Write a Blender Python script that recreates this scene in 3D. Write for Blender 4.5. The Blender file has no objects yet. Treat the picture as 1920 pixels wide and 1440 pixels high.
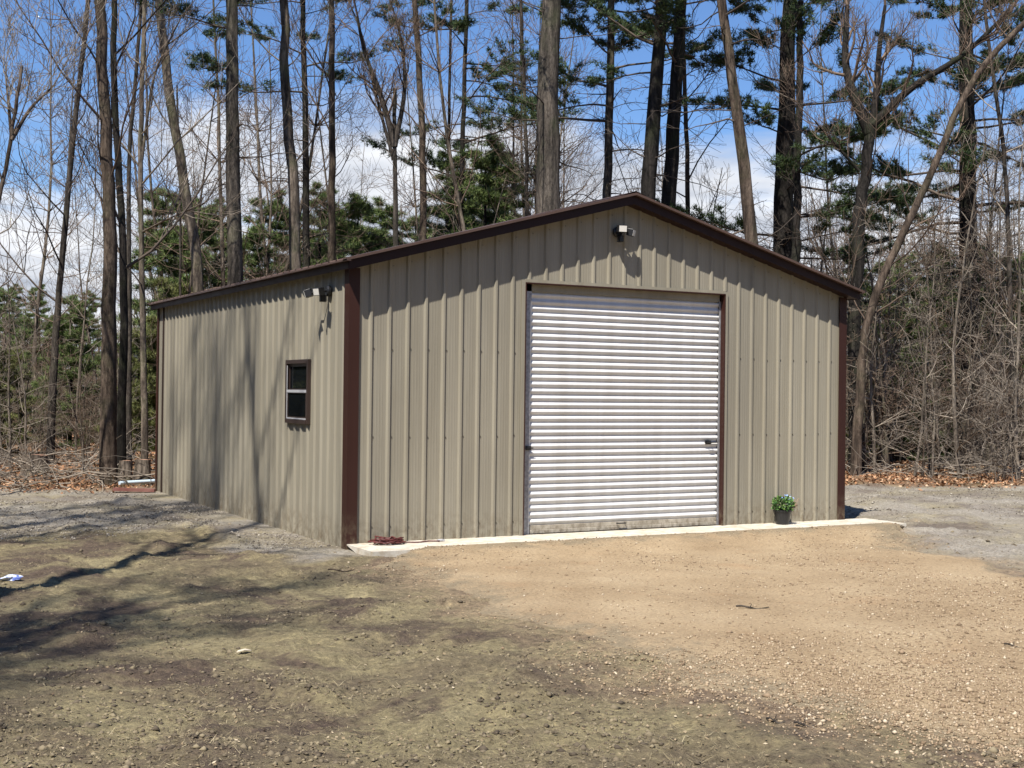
import bpy, math, random
import numpy as np
from mathutils import Vector, Matrix

S = bpy.context.scene
COL = S.collection
# ------------------------------------------------------------------ camera
CAM = np.array([-5.3441, -13.5199, 1.7886])
YAW, PIT, ROL, FPX = 0.5023, 0.0055, 0.0123, 2407.24
_f = np.array([math.sin(YAW)*math.cos(PIT), math.cos(YAW)*math.cos(PIT), math.sin(PIT)])
_r = np.array([math.cos(YAW), -math.sin(YAW), 0.0])
_u = np.cross(_r, _f)
CR = math.cos(ROL)*_r + math.sin(ROL)*_u
CU = -math.sin(ROL)*_r + math.cos(ROL)*_u
cd = bpy.data.cameras.new('camera'); cam = bpy.data.objects.new('camera', cd); COL.objects.link(cam)
m = Matrix.Identity(4)
for i in range(3):
    m[i][0] = CR[i]; m[i][1] = CU[i]; m[i][2] = -_f[i]; m[i][3] = CAM[i]
cam.matrix_world = m
cd.sensor_width = 36; cd.lens = FPX/1920*36; cd.clip_start = 0.1; cd.clip_end = 3000
S.camera = cam
S.render.resolution_x = 1024; S.render.resolution_y = 768

# ------------------------------------------------------------------ light
SUN_AZ = 0.9016      # direction the light travels, from +y towards +x
SUN_EL = 0.9906
world = bpy.data.worlds.new('World'); S.world = world; world.use_nodes = True
wn = world.node_tree.nodes; wl = world.node_tree.links
for n in list(wn): wn.remove(n)
w_out = wn.new('ShaderNodeOutputWorld')
sky = wn.new('ShaderNodeTexSky'); sky.sky_type = 'NISHITA'; sky.sun_disc = False
sky.sun_elevation = SUN_EL; sky.sun_rotation = SUN_AZ + math.pi
sky.air_density = 1.0; sky.dust_density = 0.3; sky.ozone_density = 2.2
SKY_STR = 0.08
tint = wn.new('ShaderNodeMix'); tint.data_type = 'RGBA'; tint.blend_type = 'MULTIPLY'; tint.inputs[0].default_value = 1
tint.inputs[7].default_value = (0.66, 0.84, 1.10, 1)
wl.new(sky.outputs[0], tint.inputs[6])
bg = wn.new('ShaderNodeBackground'); bg.inputs[1].default_value = SKY_STR
tc = wn.new('ShaderNodeTexCoord')
sep = wn.new('ShaderNodeSeparateXYZ'); wl.new(tc.outputs['Generated'], sep.inputs[0])
def wmath(op, a, b=None, c=None):
    n = wn.new('ShaderNodeMath'); n.operation = op
    for i, v in enumerate((a, b, c)):
        if v is None: continue
        if isinstance(v, (int, float)): n.inputs[i].default_value = v
        else: wl.new(v, n.inputs[i])
    return n.outputs[0]
zc = wmath('MAXIMUM', sep.outputs[2], 0.0)
den = wmath('ADD', zc, 0.13)
cx_ = wmath('DIVIDE', sep.outputs[0], den); cy_ = wmath('DIVIDE', sep.outputs[1], den)
comb = wn.new('ShaderNodeCombineXYZ'); wl.new(cx_, comb.inputs[0]); wl.new(cy_, comb.inputs[1]); comb.inputs[2].default_value = 3.7
nz = wn.new('ShaderNodeTexNoise'); nz.inputs['Scale'].default_value = 0.8; nz.inputs['Detail'].default_value = 9
nz.inputs['Roughness'].default_value = 0.55; nz.inputs['Distortion'].default_value = 0.4
wl.new(comb.outputs[0], nz.inputs['Vector'])
# thicker near the horizon because one looks through more layers of it
lowc = wmath('MULTIPLY', wmath('SUBTRACT', 0.235, zc), 2.1)
lowc = wmath('MAXIMUM', lowc, -0.12)
msum = wmath('ADD', nz.outputs[0], lowc)
mr = wn.new('ShaderNodeMapRange'); mr.interpolation_type = 'SMOOTHSTEP'
wl.new(msum, mr.inputs[0]); mr.inputs[1].default_value = 0.53; mr.inputs[2].default_value = 0.72
nz2 = wn.new('ShaderNodeTexNoise'); nz2.inputs['Scale'].default_value = 2.1; nz2.inputs['Detail'].default_value = 6
wl.new(comb.outputs[0], nz2.inputs['Vector'])
cr = wn.new('ShaderNodeValToRGB'); wl.new(nz2.outputs[0], cr.inputs[0])
cr.color_ramp.elements[0].position = 0.35; cr.color_ramp.elements[0].color = (0.42, 0.46, 0.54, 1)
cr.color_ramp.elements[1].position = 0.62; cr.color_ramp.elements[1].color = (0.82, 0.84, 0.88, 1)
bgc = wn.new('ShaderNodeBackground'); bgc.inputs[1].default_value = 0.70; wl.new(cr.outputs[0], bgc.inputs[0])
mixw = wn.new('ShaderNodeMixShader')
wl.new(tint.outputs[2], bg.inputs[0])
wl.new(mr.outputs[0], mixw.inputs[0]); wl.new(bg.outputs[0], mixw.inputs[1]); wl.new(bgc.outputs[0], mixw.inputs[2])
wl.new(mixw.outputs[0], w_out.inputs[0])
sd = bpy.data.lights.new('sun', 'SUN'); sd.energy = 5.0; sd.angle = math.radians(0.6); sd.color = (1.0, 0.95, 0.87)
sun = bpy.data.objects.new('sun', sd); COL.objects.link(sun)
ldir = Vector((math.sin(SUN_AZ)*math.cos(SUN_EL), math.cos(SUN_AZ)*math.cos(SUN_EL), -math.sin(SUN_EL)))
sun.rotation_euler = ldir.to_track_quat('-Z', 'Y').to_euler(); sun.location = (-20, -20, 30)
vs = S.view_settings; vs.view_transform = 'Standard'; vs.look = 'None'; vs.exposure = 0.78; vs.gamma = 1
vs.use_curve_mapping = False

# ------------------------------------------------------------------ helpers
def unproject(px, py, depth):
    """point of the place seen at photograph pixel (px, py), depth metres along the view axis"""
    return CAM + depth*(_f + CR*(px-960)/FPX - CU*(py-720)/FPX)
def ground_at(px, depth):
    p = unproject(px, 733, depth); return np.array([p[0], p[1], 0.0])
def tag(o, label=None, cat=None, group=None, kind=None):
    if label: o['label'] = label
    if cat: o['category'] = cat
    if group: o['group'] = group
    if kind: o['kind'] = kind
    return o
def mesh_obj(name, v, f, mats, parent=None, smooth=False, mi=None, loc=None):
    me = bpy.data.meshes.new(name)
    if isinstance(f, np.ndarray):
        v = np.asarray(v, np.float32); nf, k = f.shape
        me.vertices.add(len(v)); me.vertices.foreach_set('co', v.ravel())
        me.loops.add(nf*k); me.loops.foreach_set('vertex_index', f.astype(np.int32).ravel())
        me.polygons.add(nf); me.polygons.foreach_set('loop_start', np.arange(0, nf*k, k, dtype=np.int32))
        me.polygons.foreach_set('loop_total', np.full(nf, k, np.int32))
        me.update(calc_edges=True)
    else:
        me.from_pydata([tuple(map(float, q)) for q in v], [], f); me.update()
    if not isinstance(mats, (list, tuple)): mats = [mats]
    for q in mats: me.materials.append(q)
    if mi is not None: me.polygons.foreach_set('material_index', np.asarray(mi, np.int32))
    if smooth: me.polygons.foreach_set('use_smooth', np.ones(len(me.polygons), bool))
    me.validate(clean_customdata=False)
    o = bpy.data.objects.new(name, me); COL.objects.link(o)
    if parent is not None: o.parent = parent
    if loc is not None: o.location = loc
    return o
def empty(name, loc=(0, 0, 0), rz=0):
    o = bpy.data.objects.new(name, None); COL.objects.link(o); o.location = loc; o.rotation_euler = (0, 0, rz)
    o.empty_display_size = 0.2
    return o
class MB:
    """collects shapes for ONE mesh"""
    def __init__(s): s.v = []; s.f = []; s.m = []
    def add(s, v, f, mi=0):
        b = len(s.v); s.v += [tuple(map(float, q)) for q in v]; s.f += [tuple(i+b for i in q) for q in f]; s.m += [mi]*len(f)
    def box(s, x0, y0, z0, x1, y1, z1, mi=0, M=None):
        v = [(x, y, z) for z in (z0, z1) for y in (y0, y1) for x in (x0, x1)]
        if M is not None: v = [tuple(M @ Vector(q)) for q in v]
        s.add(v, [(0, 2, 3, 1), (4, 5, 7, 6), (0, 1, 5, 4), (2, 6, 7, 3), (0, 4, 6, 2), (1, 3, 7, 5)], mi)
    def tube(s, pts, rad, n=8, mi=0, cap=True):
        pts = [Vector(p) for p in pts]; b = len(s.v)
        if not isinstance(rad, (list, tuple)): rad = [rad]*len(pts)
        up = Vector((0, 0, 1))
        for i, p in enumerate(pts):
            t = (pts[min(i+1, len(pts)-1)] - pts[max(i-1, 0)]).normalized()
            a = t.cross(up if abs(t.z) < .9 else Vector((1, 0, 0))).normalized(); c = t.cross(a)
            for k in range(n):
                q = 2*math.pi*k/n; s.v.append(tuple(p + rad[i]*(a*math.cos(q)+c*math.sin(q))))
        for i in range(len(pts)-1):
            for k in range(n):
                k2 = (k+1) % n
                s.f.append((b+i*n+k, b+i*n+k2, b+(i+1)*n+k2, b+(i+1)*n+k)); s.m.append(mi)
        if cap:
            s.f.append(tuple(b+k for k in range(n))[::-1]); s.m.append(mi)
            s.f.append(tuple(b+(len(pts)-1)*n+k for k in range(n))); s.m.append(mi)
    def lathe(s, prof, c=(0, 0, 0), n=16, mi=0):
        b = len(s.v)
        for r, z in prof:
            for k in range(n):
                q = 2*math.pi*k/n; s.v.append((c[0]+r*math.cos(q), c[1]+r*math.sin(q), c[2]+z))
        for i in range(len(prof)-1):
            for k in range(n):
                k2 = (k+1) % n
                s.f.append((b+i*n+k, b+i*n+k2, b+(i+1)*n+k2, b+(i+1)*n+k)); s.m.append(mi)
    def build(s, name, mats, parent=None, smooth=False, bevel=0, loc=None):
        o = mesh_obj(name, s.v, s.f, mats, parent, smooth, s.m, loc)
        if bevel:
            b = o.modifiers.new('bevel', 'BEVEL'); b.width = bevel; b.segments = 2; b.limit_method = 'ANGLE'
        return o
# value noise in numpy
def vnoise(x, y, seed=0):
    x = np.asarray(x, float); y = np.asarray(y, float)
    xi = np.floor(x).astype(np.int64); yi = np.floor(y).astype(np.int64); fx = x-xi; fy = y-yi
    def h(a, b):
        n = (a*374761393 + b*668265263 + seed*1442695041) & 0xffffffff
        n = ((n ^ (n >> 13))*1274126177) & 0xffffffff
        return ((n ^ (n >> 16)) & 0xffff)/65535.0
    u = fx*fx*(3-2*fx); v = fy*fy*(3-2*fy)
    return (h(xi, yi)*(1-u)+h(xi+1, yi)*u)*(1-v)+(h(xi, yi+1)*(1-u)+h(xi+1, yi+1)*u)*v
def fbm(x, y, sc, octv=4, seed=0, gain=.5):
    t = 0; a = 1; n = 0
    for i in range(octv):
        t = t + a*vnoise(np.asarray(x)*sc, np.asarray(y)*sc, seed+i*17); n += a; a *= gain; sc *= 2.03
    return t/n

# ------------------------------------------------------------------ materials
class NT:
    def __init__(s, name):
        s.mat = bpy.data.materials.new(name); s.mat.use_nodes = True
        s.n = s.mat.node_tree.nodes; s.l = s.mat.node_tree.links
        s.b = s.n['Principled BSDF']; s.tc = s.n.new('ShaderNodeTexCoord')
    def link(s, a, b): s.l.new(a, b)
    def noise(s, scale, detail=4, rough=.5, coord='Object', stretch=None, dist=0):
        n = s.n.new('ShaderNodeTexNoise'); n.inputs['Scale'].default_value = scale; n.inputs['Detail'].default_value = detail
        n.inputs['Roughness'].default_value = rough; n.inputs['Distortion'].default_value = dist
        src = s.n.new('ShaderNodeNewGeometry').outputs['Position'] if coord == 'World' else s.tc.outputs[coord]
        if stretch:
            mp = s.n.new('ShaderNodeMapping'); mp.inputs['Scale'].default_value = stretch; s.link(src, mp.inputs[0]); src = mp.outputs[0]
        s.link(src, n.inputs['Vector']); return n.outputs[0]
    def ramp(s, fac, stops):
        r = s.n.new('ShaderNodeValToRGB'); e = r.color_ramp.elements
        while len(e) < len(stops): e.new(.5)
        for i, (p, c) in enumerate(stops):
            e[i].position = p; e[i].color = (*c, 1) if len(c) == 3 else c
        s.link(fac, r.inputs[0]); return r.outputs[0]
    def mix(s, fac, a, b, mode='MIX'):
        m = s.n.new('ShaderNodeMix'); m.data_type = 'RGBA'; m.blend_type = mode
        for i, v in ((0, fac), (6, a), (7, b)):
            if isinstance(v, (int, float)): m.inputs[i].default_value = v
            elif isinstance(v, tuple): m.inputs[i].default_value = (*v, 1)
            else: s.link(v, m.inputs[i])
        return m.outputs[2]
    def math(s, op, a, b=0):
        m = s.n.new('ShaderNodeMath'); m.operation = op
        for i, v in ((0, a), (1, b)):
            if isinstance(v, (int, float)): m.inputs[i].default_value = v
            else: s.link(v, m.inputs[i])
        return m.outputs[0]
    def bump(s, h, strength=.5, dist=.01):
        b = s.n.new('ShaderNodeBump'); b.inputs['Strength'].default_value = strength; b.inputs['Distance'].default_value = dist
        s.link(h, b.inputs['Height']); s.link(b.outputs[0], s.b.inputs['Normal'])
    def color(s, c):
        if isinstance(c, tuple): s.b.inputs['Base Color'].default_value = (*c, 1)
        else: s.link(c, s.b.inputs['Base Color'])
    def island(s): return s.n.new('ShaderNodeNewGeometry').outputs['Random Per Island']
    def set(s, rough=.6, metal=0, spec=.5):
        s.b.inputs['Roughness'].default_value = rough; s.b.inputs['Metallic'].default_value = metal
        s.b.inputs['Specular IOR Level'].default_value = spec; return s

def painted_metal(name, c, rough=.5, var=.10, dirt=True, spec=.22):
    t = NT(name); t.set(rough, 0, spec)
    n = t.noise(1.3, 5, .6, coord='World', stretch=(1, 1, .25))
    d = tuple(x*(1-var) for x in c); l = tuple(min(1, x*(1+var)) for x in c)
    col = t.ramp(n, [(.3, d), (.7, l)])
    oi = t.n.new('ShaderNodeObjectInfo')
    col = t.mix(1.0, col, t.ramp(oi.outputs['Random'], [(0, (.93, .93, .94)), (1, (1.06, 1.05, 1.03))]), 'MULTIPLY')
    st = t.noise(7, 5, .7, coord='World', stretch=(1, 1, .05))
    col = t.mix(1.0, col, t.ramp(st, [(.35, (.90, .89, .87)), (.6, (1.03, 1.03, 1.03))]), 'MULTIPLY')
    if dirt:   # splashed soil near the foot of the wall
        g = t.n.new('ShaderNodeNewGeometry'); sp = t.n.new('ShaderNodeSeparateXYZ'); t.link(g.outputs['Position'], sp.inputs[0])
        mr_ = t.n.new('ShaderNodeMapRange'); t.link(sp.outputs[2], mr_.inputs[0])
        mr_.inputs[1].default_value = .04; mr_.inputs[2].default_value = .42; mr_.inputs[3].default_value = .8; mr_.inputs[4].default_value = 0
        n2 = t.noise(14, 5, .7, coord='World', stretch=(1, 1, .7))
        fac = t.math('MULTIPLY', mr_.outputs[0], t.ramp(n2, [(.42, (0, 0, 0)), (.62, (1, 1, 1))]))
        col = t.mix(fac, col, (.13, .10, .065))
    t.color(col)
    r = t.noise(6, 3, .5, coord='World')
    t.link(t.math('ADD', t.math('MULTIPLY', r, .16), rough-.08), t.b.inputs['Roughness'])
    w = t.noise(2.2, 2, .5, coord='World', stretch=(1, 1, .35)); t.bump(w, .25, .02)
    return t.mat
M_tan = painted_metal('tan_sheet_metal', (.250, .229, .179))
M_brown = painted_metal('brown_trim_metal', (.037, .0145, .0105), .5, .12)
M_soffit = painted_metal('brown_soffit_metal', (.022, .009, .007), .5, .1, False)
M_roof = painted_metal('brown_roof_metal', (.085, .055, .045), .4, .1, False)
M_white = painted_metal('white_door_metal', (.575, .572, .565), .40, .06, False, .35)
M_bar = painted_metal('bottom_bar_metal', (.42, .38, .31), .5, .2, True)
t = NT('galvanised_track'); t.set(.5, .5); t.color(t.ramp(t.noise(30, 3), [(.3, (.22, .22, .23)), (.7, (.38, .38, .40))])); M_track = t.mat
t = NT('black_plastic'); t.set(.4); t.color((.012, .012, .013)); M_black = t.mat
t = NT('dark_bronze_frame'); t.set(.4); t.color((.035, .022, .018)); M_bronze = t.mat
t = NT('white_vinyl'); t.set(.4); t.color((.40, .40, .41)); M_vinyl = t.mat
t = NT('lamp_lens'); t.set(.15); t.color((.62, .60, .55)); M_lens = t.mat
t = NT('window_glass'); t.set(.04, 0, .12); t.color((.006, .007, .008)); M_glass = t.mat
t = NT('screw_head'); t.set(.4, .6); t.color((.16, .14, .11)); M_screw = t.mat
t = NT('concrete'); t.set(.85)
t.color(t.mix(t.ramp(t.noise(9, 6, .65, 'World'), [(.42, (0, 0, 0)), (.66, (.85, .85, .85))]), t.ramp(t.noise(1.7, 4, .6, 'World'), [(.3, (.46, .42, .34)), (.7, (.58, .55, .48))]), (.36, .29, .20)))
t.bump(t.noise(60, 4, .6, 'World'), .3, .004); M_conc = t.mat
t = NT('red_cord'); t.set(.5); t.color((.085, .018, .016)); M_cord = t.mat

# ground: damp olive soil with dry grass thatch, darker mud, greyer gravel along the walls, leaf litter near the woods
def rect_mask(t, pos, x0, x1, y0, y1, soft):
    sp = t.n.new('ShaderNodeSeparateXYZ'); t.link(pos, sp.inputs[0])
    def edge(v, a, b):
        q = t.n.new('ShaderNodeMapRange'); q.interpolation_type = 'SMOOTHSTEP'; t.link(v, q.inputs[0])
        q.inputs[1].default_value = a; q.inputs[2].default_value = b; return q.outputs[0]
    a = edge(sp.outputs[0], x0-soft, x0+soft); b = t.math('SUBTRACT', 1, edge(sp.outputs[0], x1-soft, x1+soft))
    c = edge(sp.outputs[1], y0-soft, y0+soft); d = t.math('SUBTRACT', 1, edge(sp.outputs[1], y1-soft, y1+soft))
    return t.math('MULTIPLY', t.math('MULTIPLY', a, b), t.math('MULTIPLY', c, d))
def warped_pos(t, amp, scale):
    g = t.n.new('ShaderNodeNewGeometry')
    n = t.n.new('ShaderNodeTexNoise'); n.inputs['Scale'].default_value = scale; n.inputs['Detail'].default_value = 5
    t.link(g.outputs['Position'], n.inputs['Vector'])
    v = t.n.new('ShaderNodeVectorMath'); v.operation = 'SUBTRACT'; t.link(n.outputs['Color'], v.inputs[0]); v.inputs[1].default_value = (.5, .5, .5)
    v2 = t.n.new('ShaderNodeVectorMath'); v2.operation = 'SCALE'; t.link(v.outputs[0], v2.inputs[0]); v2.inputs['Scale'].default_value = amp
    v3 = t.n.new('ShaderNodeVectorMath'); v3.operation = 'ADD'; t.link(g.outputs['Position'], v3.inputs[0]); t.link(v2.outputs[0], v3.inputs[1])
    return v3.outputs[0]
t = NT('soil'); t.set(.92, 0, .25)
base = t.ramp(t.noise(0.9, 7, .62, 'World', dist=.6), [(.30, (.112, .088, .062)), (.43, (.170, .140, .086)), (.56, (.226, .192, .110)), (.72, (.285, .245, .145))])
fine = t.ramp(t.noise(17, 8, .80, 'World'), [(.33, (.32, .29, .27)), (.44, (.82, .80, .78)), (.56, (1.14, 1.12, 1.08)), (.66, (1.75, 1.68, 1.5))])
col = t.mix(1.0, base, fine, 'MULTIPLY')
mud = t.ramp(t.noise(.75, 7, .66, 'World', dist=.9), [(.49, (0, 0, 0)), (.60, (1, 1, 1))])
col = t.mix(t.math('MULTIPLY', mud, .92), col, t.mix(1.0, (.088, .064, .050), fine, 'MULTIPLY'))
chips = t.ramp(t.noise(75, 3, .6, 'World'), [(.66, (0, 0, 0)), (.72, (1, 1, 1))])
col = t.mix(t.math('MULTIPLY', chips, .45), col, (.34, .29, .19))
wp = warped_pos(t, 2.2, .7)
grey = t.math('ADD', rect_mask(t, wp, -3.6, .6, 3.2, 12.0, .8), t.math('ADD', rect_mask(t, wp, 5.6, 34, -7, 4.6, .9), rect_mask(t, wp, -.9, .3, -.6, 4, .3)))
gcol = t.ramp(t.noise(30, 5, .8, 'World'), [(.30, (.17, .15, .12)), (.5, (.31, .28, .235)), (.70, (.46, .425, .37))])
gpat = t.ramp(t.noise(.55, 6, .65, 'World'), [(.40, (.25, .25, .25)), (.58, (.85, .85, .85))])
col = t.mix(t.math('MULTIPLY', t.math('MINIMUM', grey, 1), gpat), col, gcol)
sepp = t.n.new('ShaderNodeSeparateXYZ'); t.link(wp, sepp.inputs[0])
a_ = t.n.new('ShaderNodeAttribute'); a_.attribute_name = 'edge'
ev = t.math('ADD', a_.outputs['Fac'], t.math('MULTIPLY', t.math('SUBTRACT', t.noise(2.4, 8, .76, 'World'), .5), 2.6))
em = t.n.new('ShaderNodeMapRange'); em.interpolation_type = 'SMOOTHSTEP'; t.link(ev, em.inputs[0]); em.inputs[1].default_value = -.7; em.inputs[2].default_value = .45
col = t.mix(t.math('MULTIPLY', em.outputs[0], .75), col, t.mix(1.0, (.29, .215, .14), fine, 'MULTIPLY'))
# leaf litter beyond the clearing
far = t.n.new('ShaderNodeMapRange'); far.interpolation_type = 'SMOOTHSTEP'
lx = t.math('MULTIPLY', t.math('MINIMUM', t.math('MAXIMUM', t.math('SUBTRACT', 1, t.math('MULTIPLY', sepp.outputs[0], .333)), 0), 1), 1.7)
dd = t.math('ADD', lx, t.math('ADD', t.math('MULTIPLY', sepp.outputs[0], .45), sepp.outputs[1])); t.link(dd, far.inputs[0])
far.inputs[1].default_value = 9.9; far.inputs[2].default_value = 11.5
lcol = t.ramp(t.noise(13, 6, .75, 'World'), [(.34, (.06, .035, .02)), (.5, (.19, .105, .055)), (.64, (.34, .22, .13))])
moss = t.ramp(t.noise(.35, 4, .5, 'World'), [(.52, (0, 0, 0)), (.62, (1, 1, 1))])
lcol = t.mix(t.math('MULTIPLY', moss, .6), lcol, (.085, .09, .03))
col = t.mix(t.math('MULTIPLY', far.outputs[0], .9), col, lcol)
t.color(col)
hb = t.math('ADD', t.noise(40, 6, .75, 'World'), t.math('MULTIPLY', t.noise(9, 4, .6, 'World'), 1.6))
t.bump(hb, .9, .035); M_soil = t.mat

def edge_fac(t, lo, hi, sc=3.0, amp=1.0):
    a = t.n.new('ShaderNodeAttribute'); a.attribute_name = 'edge'
    n = t.noise(sc, 7, .72, 'World'); v = t.math('ADD', a.outputs['Fac'], t.math('MULTIPLY', t.math('SUBTRACT', n, .5), amp*2))
    m_ = t.n.new('ShaderNodeMapRange'); m_.interpolation_type = 'SMOOTHSTEP'; t.link(v, m_.inputs[0]); m_.inputs[1].default_value = lo; m_.inputs[2].default_value = hi
    return m_.outputs[0]
t = NT('tan_gravel'); t.set(.9, 0, .25)
base = t.ramp(t.noise(.8, 5, .6, 'World'), [(.3, (.262, .190, .112)), (.5, (.312, .232, .140)), (.7, (.355, .272, .170))])
fine = t.ramp(t.noise(38, 7, .82, 'World'), [(.30, (.34, .32, .29)), (.44, (.86, .85, .84)), (.56, (1.1, 1.1, 1.1)), (.70, (1.55, 1.55, 1.5))])
col = t.mix(1.0, base, fine, 'MULTIPLY')
rust = t.ramp(t.noise(1.2, 3, .5, 'World'), [(.60, (0, 0, 0)), (.75, (1, 1, 1))])
col = t.mix(t.math('MULTIPLY', rust, .30), col, (.34, .20, .10))
# compacted wheel tracks, slightly darker, swinging from the door towards the right foreground
wv = t.n.new('ShaderNodeTexWave'); wv.wave_type = 'BANDS'; wv.bands_direction = 'X'; wv.inputs['Scale'].default_value = .20; wv.inputs['Distortion'].default_value = 2.2; wv.inputs['Detail'].default_value = 2; wv.inputs['Detail Scale'].default_value = .35
gp = t.n.new('ShaderNodeNewGeometry'); mp = t.n.new('ShaderNodeMapping'); mp.inputs['Rotation'].default_value = (0, 0, .5); t.link(gp.outputs['Position'], mp.inputs[0]); t.link(mp.outputs[0], wv.inputs['Vector'])
col = t.mix(t.math('MULTIPLY', t.ramp(wv.outputs['Fac'], [(.55, (0, 0, 0)), (.85, (1, 1, 1))]), .22), col, t.mix(1.0, col, (.74, .70, .66), 'MULTIPLY'))
dk = t.ramp(t.noise(2.3, 6, .7, 'World'), [(.54, (0, 0, 0)), (.70, (1, 1, 1))])
col = t.mix(t.math('MULTIPLY', dk, .40), col, t.mix(1.0, col, (.70, .66, .62), 'MULTIPLY'))
sf = edge_fac(t, -.05, .62, 2.6, 1.05)
soilc = t.mix(1.0, (.200, .160, .104), fine, 'MULTIPLY')
col = t.mix(t.math('SUBTRACT', 1, sf), col, soilc); t.color(col)
t.bump(t.math('ADD', t.noise(70, 5, .8, 'World'), t.noise(22, 3, .6, 'World')), .8, .012); M_gravel = t.mat

def island_mat(name, stops, rough=.9, trans=0):
    t = NT(name); t.set(rough, 0, .25); t.color(t.ramp(t.island(), stops)); return t.mat
M_peb_tan = island_mat('tan_pebbles', [(0, (.15, .105, .065)), (.4, (.27, .195, .125)), (.85, (.36, .275, .18)), (1, (.50, .42, .31))])
M_peb_grey = island_mat('grey_pebbles', [(0, (.09, .075, .06)), (.5, (.20, .175, .145)), (1, (.40, .36, .30))])
M_thatch = island_mat('dry_thatch', [(0, (.09, .065, .04)), (.5, (.20, .16, .095)), (.9, (.29, .24, .145)), (1, (.40, .34, .22))])
M_leaf = island_mat('dead_leaves', [(0, (.07, .035, .02)), (.35, (.20, .10, .05)), (.7, (.33, .17, .085)), (1, (.50, .36, .24))])
M_chip = island_mat('pale_chips', [(0, (.08, .055, .035)), (.5, (.20, .15, .09)), (.9, (.32, .25, .16)), (1, (.50, .42, .30))])
M_clod = island_mat('soil_clods', [(0, (.06, .047, .034)), (.6, (.155, .125, .082)), (1, (.23, .19, .12))])

def bark(name, c0, c1, scale=1.0, moss=0.0, depth=.03):
    t = NT(name); t.set(.93, 0, .2)
    n = t.noise(9*scale, 6, .7, 'Object', stretch=(1, 1, .16), dist=.5)
    n2 = t.noise(1.1, 3, .5, 'Object', stretch=(1, 1, .35))
    col = t.ramp(n, [(.34, tuple(x*.35 for x in c0)), (.48, c0), (.66, c1)])
    col = t.mix(1.0, col, t.ramp(n2, [(.3, (.72, .70, .68)), (.7, (1.2, 1.2, 1.2))]), 'MULTIPLY')
    n3 = t.noise(26*scale, 5, .75, 'Object', stretch=(1, 1, .38))
    col = t.mix(1.0, col, t.ramp(n3, [(.32, (.45, .43, .42)), (.5, (1, 1, 1)), (.7, (1.35, 1.35, 1.33))]), 'MULTIPLY')
    if moss:
        col = t.mix(t.math('MULTIPLY', t.ramp(t.noise(1.6, 4, .6, 'Object'), [(.5, (0, 0, 0)), (.65, (1, 1, 1))]), moss), col, (.10, .12, .05))
    t.color(col); t.bump(t.math('ADD', n, t.math('MULTIPLY', n3, .5)), 1.0, depth); return t.mat
M_bk_grey = bark('grey_bark', (.105, .085, .067), (.235, .195, .155), 1.0, .35)
M_bk_brown = bark('brown_bark', (.066, .049, .037), (.155, .118, .09), 1.0, .15)
M_bk_dark = bark('dark_pine_bark', (.016, .014, .012), (.040, .034, .030), .8, .15, .05)
M_bk_pine = bark('grey_pine_bark', (.056, .048, .040), (.14, .118, .097), .8, .2, .05)
M_bk_thin = bark('dark_thin_bark', (.045, .038, .032), (.11, .092, .077), 1.4, .1)
M_bk_pale = bark('pale_bark', (.15, .125, .10), (.29, .25, .205), 1.3, .2)
def twig_mat(name, a, b):
    t = NT(name); t.set(.9, 0, .2); t.color(t.ramp(t.island(), [(0, a), (1, b)])); return t.mat
M_tw_brown = twig_mat('brown_twigs', (.070, .050, .038), (.215, .155, .112))
M_tw_grey = twig_mat('grey_twigs', (.10, .085, .07), (.32, .27, .215))
M_tw_dark = twig_mat('dark_twigs', (.045, .036, .03), (.12, .095, .075))
def needle_mat(name, stops):
    t = NT(name); t.set(.65, 0, .3); t.color(t.ramp(t.island(), stops))
    return t.mat
M_ndl = needle_mat('pine_needles', [(0, (.018, .036, .016)), (.6, (.042, .074, .026)), (1, (.10, .13, .036))])
M_ndl2 = needle_mat('hemlock_needles', [(0, (.05, .085, .028)), (.6, (.12, .17, .05)), (1, (.20, .23, .075))])
M_ndl3 = needle_mat('olive_needles', [(0, (.07, .085, .03)), (.6, (.15, .165, .05)), (1, (.24, .25, .09))])

# ------------------------------------------------------------------ ground
def gravel_edge_signed(x, y):
    """>0 inside the tan gravel drive"""
    # boundary runs from the slab's left part towards the camera and to the right
    x = np.asarray(x, float); y = np.asarray(y, float)
    wob = (fbm(x, y, .9, 4, 5)-.5)*1.3 + (fbm(x, y, 5., 3, 9)-.5)*.35
    ys = [-40, -14, -9.1, -8.5, -7.2, -6.2, -4.3, -1.4, -.6, 1]
    xs = [3.5, 1.4, .05, -.15, -.62, -.62, -.55, -.05, .75, 1.2]
    left = x - np.interp(y, ys, xs) + wob*.62
    top = -y - 0.66 + wob*.12 + np.clip((.9-x)*.2, -.3, .15)*(x < .9)
    right = np.interp(y, [-40, -4.2, -1.1, 0], [5.4, 5.9, 7.1, 7.9]) - x + (wob + (fbm(x, y, 2.4, 3, 61)-.5)*.5)*1.1
    return np.minimum(np.minimum(left, top), right)
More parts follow.
